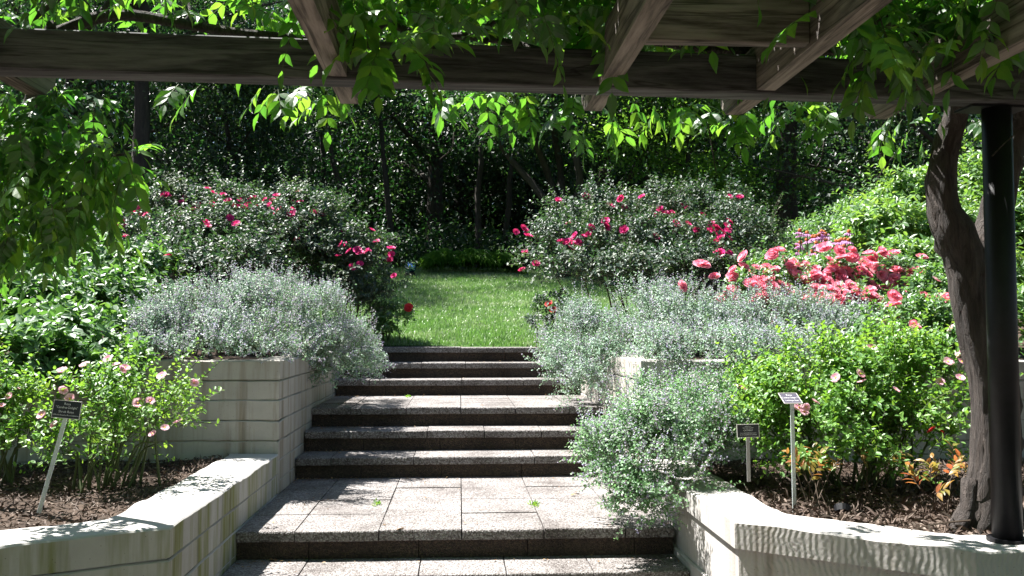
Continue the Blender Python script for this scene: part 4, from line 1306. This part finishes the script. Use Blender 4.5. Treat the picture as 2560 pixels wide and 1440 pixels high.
# ragged upper edge seen above the beam
for px in range(20, 2600, 60):
    cluster(px, 5, 4.0, 1 if 180 < px < 740 else 4, 40, 35, .25, Ln=.2, down=.0)
for a_ in ((650, 40, 3.75, 3, 30, 15, .06), (900, 60, 3.1, 7, 40, 30, .1), (960, 140, 3.2, 4, 20, 20, .08), (1030, 110, 3.25, 5, 25, 25, .08),
           (1090, 60, 3.2, 5, 40, 25, .1), (1290, 40, 3.2, 5, 45, 20, .1), (1480, 40, 3.3, 4, 35, 25, .1), (950, 160, 3.25, 2, 10, 12, .05),
           (2150, 80, 3.1, 7, 40, 30, .1), (2230, 110, 3.15, 10, 50, 35, .12), (2300, 60, 3.1, 8, 50, 30, .1), (2180, 160, 3.2, 5, 35, 22, .08), (2310, 170, 3.25, 5, 30, 22, .08), (2440, 60, 3.0, 7, 50, 30, .1), (2500, 110, 3.1, 3, 30, 20, .1),
           (1990, 30, 2.9, 3, 25, 15, .05), (1760, 40, 3.2, 2, 30, 20, .05)):
    a_ = list(a_); a_[3] = max(2, int(a_[3] * .6)); a_[1] -= 18
    cluster(*a_, Ln=.17, lsize=.098, down=.5, npair=4)
# sprays hanging behind the beam, lit from behind
for a_ in ((700, 228, 4.1, 5, 25, 10, .08), (760, 240, 4.15, 7, 30, 12, .08), (820, 240, 4.1, 6, 30, 12, .08), (480, 215, 4.1, 2, 20, 6, .05), (1110, 245, 4.1, 6, 25, 10, .06), (1190, 245, 4.1, 5, 30, 8, .06), (1240, 250, 4.1, 2, 15, 8, .06),
           (1340, 265, 4.1, 8, 40, 15, .08), (1420, 280, 4.15, 8, 30, 18, .08), (1500, 290, 4.1, 7, 30, 18, .08), (1560, 270, 4.1, 6, 30, 15, .08), (1650, 270, 4.1, 9, 40, 15, .1), (1760, 275, 4.15, 9, 40, 15, .1),
           (1860, 280, 4.1, 10, 40, 15, .1), (1960, 285, 4.1, 10, 40, 18, .1), (2060, 285, 4.1, 7, 35, 15, .1), (2260, 290, 4.15, 7, 30, 18, .08), (2300, 340, 4.2, 6, 20, 20, .08), (2420, 290, 4.3, 5, 25, 20, .08), (2540, 290, 4.4, 4, 25, 30, .08)):
    a_ = list(a_); a_[3] = max(2, int(a_[3] * .5)); a_[1] -= 8
    cluster(*a_, Ln=.12, lsize=.088, down=.55, npair=3)
build('foliage', fl, M['wisteria'], wv)
build('leaf_stalk', sm_, M['twig'], wv)

# second wisteria drooping in from the left
wl_ = empty('wisteria', (-2.9, 4.9, float(ground_z(-2.9, 4.9))), 'drooping wisteria curtain with bright backlit leaves at the left edge', 'vine')
fl, sm_ = MB(), MB()
for a_ in ((60, 260, 4.7, 14, 60, 30, .2), (150, 300, 4.6, 16, 60, 40, .2), (230, 230, 4.3, 5, 20, 15, .06), (60, 380, 4.7, 22, 60, 45, .22), (170, 400, 4.6, 16, 50, 40, .2), (250, 390, 4.5, 9, 35, 25, .12), (310, 385, 4.4, 4, 15, 14, .05),
           (60, 500, 4.8, 18, 55, 35, .2), (150, 500, 4.7, 14, 50, 30, .2), (210, 480, 4.6, 7, 30, 25, .15), (40, 570, 4.9, 12, 40, 25, .18), (-60, 420, 4.8, 25, 50, 110, .25), (150, 555, 4.7, 4, 35, 15, .1)):
    a_ = list(a_); a_[3] = int(a_[3] * 1.25); a_[2] -= .6
    cluster(*a_, Ln=.2, lsize=.082, npair=4, down=.45, mbl=fl, mbs=sm_)
build('foliage', fl, M['wisteria'], wl_)
build('leaf_stalk', sm_, M['twig'], wl_)
stm = MB()
vine([(-220, 1180, 4.95), (-180, 900, 4.95), (-90, 600, 4.9), (-30, 420, 4.8), (60, 300, 4.6), (90, 180, 4.2), (130, 60, 3.9)], .05, .02, 22)
vine([(-60, 520, 4.25), (60, 470, 4.15), (150, 430, 4.05), (240, 400, 3.9), (310, 385, 3.8)], .014, .005)
vine([(-60, 560, 4.3), (20, 570, 4.3), (110, 540, 4.2), (190, 545, 4.1)], .012, .005)
build('trunk', stm, M['bark'], wl_, smooth=True)


# ------------------------------------------------------------------ trees
def limb(mb, p0, p1, r0, r1, n=7, wob=.12, sides=7):
    L_ = np.linalg.norm(p1 - p0)
    mid = (p0 + p1) / 2 + rnd(1)[0] * wob * L_ * .6 + np.array([0, 0, .05 * L_])
    pts = smooth_path([p0, mid, p1], n)
    tube(mb, pts, np.linspace(r0, r1, n), sides, .04)
    return pts


def crown_leaves(mb, centers, nper, spread, size, tmpl=T_DIA, wid=1.0, flat=.55, upw=.9):
    c = np.repeat(np.asarray(centers), nper, 0)
    n = len(c)
    q = RNG.normal(size=(n, 3)) * spread * np.array([1, 1, flat])
    d = rnd(n) + nrm(q) * .5 + np.array([0, 0, -.25])
    leaves(mb, c + q, d, np.array([0, 0, upw]) + rnd(n) * .6, size * RNG.uniform(.6, 1.3, n), tmpl, wid)


def make_tree(name, label, cat, group, h, trunk_r, limbs, crown_lo, crown_r, nclump, nper, spread, lsize, leafm, conifer=False, lean=(0, 0)):
    root = empty(name, (0, 0, 0), label, cat, group)
    tb, cl = MB(), MB()
    n = 12
    zz = np.linspace(-.2, h * .93, n)
    tp_ = np.stack([lean[0] * zz / h + np.cumsum(RNG.normal(size=n) * .05), lean[1] * zz / h + np.cumsum(RNG.normal(size=n) * .05), zz], 1)
    tube(tb, tp_, np.linspace(trunk_r, trunk_r * .22, n) * (1 + .3 * np.exp(-np.linspace(0, 8, n))), 10, .05)
    cents = []
    for k in range(limbs):
        f = crown_lo + (.95 - crown_lo) * (k + .5) / limbs
        z = f * h
        b = np.array([np.interp(z, zz, tp_[:, i]) for i in range(3)])
        a = k * 2.4 + RNG.uniform(-.4, .4)
        prof = math.sqrt(max(.08, 1 - ((f - crown_lo - .25 * (1 - crown_lo)) / (.80 * (1 - crown_lo))) ** 2)) if not conifer else (1.05 - f) / (1.05 - crown_lo)
        L_ = crown_r * prof * RNG.uniform(.75, 1.15)
        tip = b + np.array([math.cos(a) * L_, math.sin(a) * L_, L_ * (RNG.uniform(.1, .55) if not conifer else RNG.uniform(-.15, .12))])
        pts = limb(tb, b, tip, trunk_r * .42 * (1 - f * .6), trunk_r * .06)
        for j in range(max(2, nclump // limbs)):
            t = RNG.uniform(.3, 1.0)
            p = pts[int(t * (len(pts) - 1))]
            off = RNG.normal(size=3) * np.array([1, 1, .6]) * L_ * .22
            tip2 = p + off
            prisms(tb, p[None], tip2[None], trunk_r * .06, trunk_r * .02)
            cents.append(tip2)
    crown_leaves(cl, cents, nper, spread, lsize, T_DIA, .35 if conifer else 1.0, .35 if conifer else .6)
    build('trunk', tb, M['tbark'], root, smooth=True)
    build('crown', cl, leafm, root)
    return root


def put(o, px, Y, rz=0.0, s=1.0):
    p = at(px, 832, Y)
    o.location = (float(p[0]), float(Y), float(ground_z(p[0], Y)) - .05)
    o.rotation_euler = (0, 0, rz)
    o.scale = (s, s, s)
    return o


WG = 'woodland trees behind the lawn'
WLAB = 'tall dark woodland tree standing in the shade far behind the lawn'
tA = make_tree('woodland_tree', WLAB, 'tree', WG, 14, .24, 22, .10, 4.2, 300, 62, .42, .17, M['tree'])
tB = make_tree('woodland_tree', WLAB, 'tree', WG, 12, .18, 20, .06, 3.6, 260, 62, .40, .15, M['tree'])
spots = [(-400, 31), (-50, 33), (250, 30), (520, 33), (780, 35), (930, 30.5), (1150, 34), (1330, 31), (1520, 30.5), (1690, 34), (1880, 31), (2100, 33), (2330, 30), (2560, 33), (2850, 30),
         (60, 40), (640, 41), (1200, 42), (1700, 41), (2300, 40), (400, 37), (1000, 39), (1500, 38), (2000, 38), (-700, 36), (3150, 36)]
for i, (px, Y) in enumerate(spots):
    src = (tA, tB)[i % 2]
    o = src if i < 2 else copy_tree(src)
    put(o, px, Y, i * 1.7, .9 + .25 * ((i * 7) % 5) / 4)
# trees added beside and behind the garden to block sky light
for i, (x, y, s) in enumerate([(-11, 17, .9), (-13, 9, 1), (-12, 1, .9), (13, 16, .9), (14, 8, 1), (13, 0, .9), (-10, 24, .9), (10, 21, .8), (-10, -8, 1), (-5, -11, 1.1), (0, -9.5, 1), (5, -11.5, 1.1), (10, -8, 1)]):
    o = copy_tree((tA, tB)[i % 2]); o['label'] = 'tall dark tree added at the side of or behind the pergola to block sky light'; o['group'] = 'trees added around the garden to block sky light'
    o.location = (x, y, float(ground_z(x, y)) - .05); o.rotation_euler = (0, 0, i * 2.1); o.scale = (s,) * 3

# single trees that can be told apart
o = make_tree('leafy_tree', 'big dark trunked tree with small pale leaves at left behind the magenta roses', 'tree', None, 12, .24, 18, .42, 3.6, 260, 80, .34, .11, M['tree'], lean=(.6, 0))
put(o, 330, 18.5, .4, .85)
o = make_tree('leafy_tree', 'fine leaved tree filling the gap between the left trunk and the lawn', 'tree', None, 5.6, .08, 20, .05, 2.4, 320, 100, .28, .085, M['tree'])
put(o, 540, 20.5, 1.0, 1.1)
o = make_tree('conifer', 'dark blue-green conifer with a thick bare trunk and level boughs at right', 'tree', None, 11, .22, 24, .30, 3.4, 300, 110, .36, .13, M['tree_blue'], conifer=True)
put(o, 1975, 18.0, .9, 1.1)
o = make_tree('leafy_tree', 'thick dark straight trunked tree behind the grass mound in the centre', 'tree', None, 13, .25, 20, .16, 4.0, 280, 100, .42, .15, M['tree'])
put(o, 1085, 25.5, 2.0)
o = make_tree('leafy_tree', 'bright green backlit young tree above the hot pink rose bush', 'tree', None, 7.5, .07, 20, .14, 2.3, 280, 100, .28, .095, M['tree_bright'])
put(o, 1720, 18.5, .3)
o = make_tree('leafy_tree', 'dark green tree rising behind the tall sunlit shrub at far right', 'tree', None, 9, .14, 20, .1, 3.2, 280, 110, .34, .11, M['tree'])
put(o, 2420, 15.5, .3)

# many-stemmed tree in the centre
ms = empty('multi_stem_tree', (0, 0, 0), 'many-stemmed dark tree with slanting trunks behind the right rose bush', 'tree')
put(ms, 1410, 19.5)
tb, cl = MB(), MB()
bb = np.array(ms.location); cents = []
for pts in ([(1395, 560), (1340, 470), (1255, 370), (1200, 250)], [(1405, 560), (1375, 450), (1330, 330), (1300, 200)], [(1420, 560), (1450, 460), (1430, 330), (1440, 180)],
            [(1430, 560), (1490, 470), (1520, 390), (1540, 220)], [(1440, 570), (1520, 510), (1590, 420), (1640, 300)], [(1410, 560), (1400, 420), (1380, 280), (1380, 120)]):
    P_ = [bb + np.array([RNG.normal() * .08, RNG.normal() * .08, -.1])] + [at(a_, b_, 19.5 + RNG.normal() * .25) for a_, b_ in pts]
    pp = smooth_path(P_, 14)
    tube(tb, pp, np.linspace(.12, .04, 14), 8, .05)
    for q in pp[10:]:
        for j in range(9):
            c_ = q + RNG.normal(size=3) * np.array([.9, .9, .45]) + np.array([0, 0, .5]); cents.append(c_)
            prisms(tb, q[None], c_[None], .012, .004)
crown_leaves(cl, cents, 85, .3, .11)
build('trunk', tb, M['tbark'], ms, smooth=True); build('crown', cl, M['tree'], ms)

# undergrowth closing the bottom of the wood
mb = MB()
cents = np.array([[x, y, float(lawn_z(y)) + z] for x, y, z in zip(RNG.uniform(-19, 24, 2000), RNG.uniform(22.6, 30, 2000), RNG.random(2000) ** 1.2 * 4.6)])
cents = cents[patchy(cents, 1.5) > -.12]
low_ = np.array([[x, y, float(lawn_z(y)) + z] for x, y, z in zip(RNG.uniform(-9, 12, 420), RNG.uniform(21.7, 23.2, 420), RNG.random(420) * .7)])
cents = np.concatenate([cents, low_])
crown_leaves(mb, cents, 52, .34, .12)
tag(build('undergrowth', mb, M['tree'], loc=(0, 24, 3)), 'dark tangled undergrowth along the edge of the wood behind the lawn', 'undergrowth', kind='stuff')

# the deep wood far behind: crowns and low growth, one dark mass
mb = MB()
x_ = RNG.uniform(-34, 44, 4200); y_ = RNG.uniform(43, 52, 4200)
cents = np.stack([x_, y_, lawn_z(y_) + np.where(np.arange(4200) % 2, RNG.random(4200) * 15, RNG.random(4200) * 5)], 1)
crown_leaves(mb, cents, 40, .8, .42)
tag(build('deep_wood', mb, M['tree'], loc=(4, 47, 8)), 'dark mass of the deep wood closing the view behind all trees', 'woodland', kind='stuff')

# slender dark stems along the edge of the wood
for px, Y, h, ln, lab in ((1000, 22.4, 7, -.5, 'slender dark sapling just right of the left lawn rose'), (1185, 22.0, 8, .3, 'slender dark stem rising behind the middle of the grass mound'),
                     (1262, 23.0, 7, .6, 'slender leaning stem at the right end of the grass mound'), (880, 21.8, 6.5, -.7, 'slender leaning sapling above the left lawn rose'),
                     (790, 22.5, 8, .2, 'straight sapling behind the right end of the dark left roses'), (1590, 21.5, 7.5, .5, 'slender tree above the tallest shoots of the right rose bush'), (1830, 21.0, 7, -.3, 'slender tree between the bright young tree and the conifer')):
    o = make_tree('sapling', lab, 'tree', None, h, .085, 12, .5, 1.5, 60, 60, .3, .1, M['tree'], lean=(ln * 1.6, 0))
    put(o, px, Y, 0)
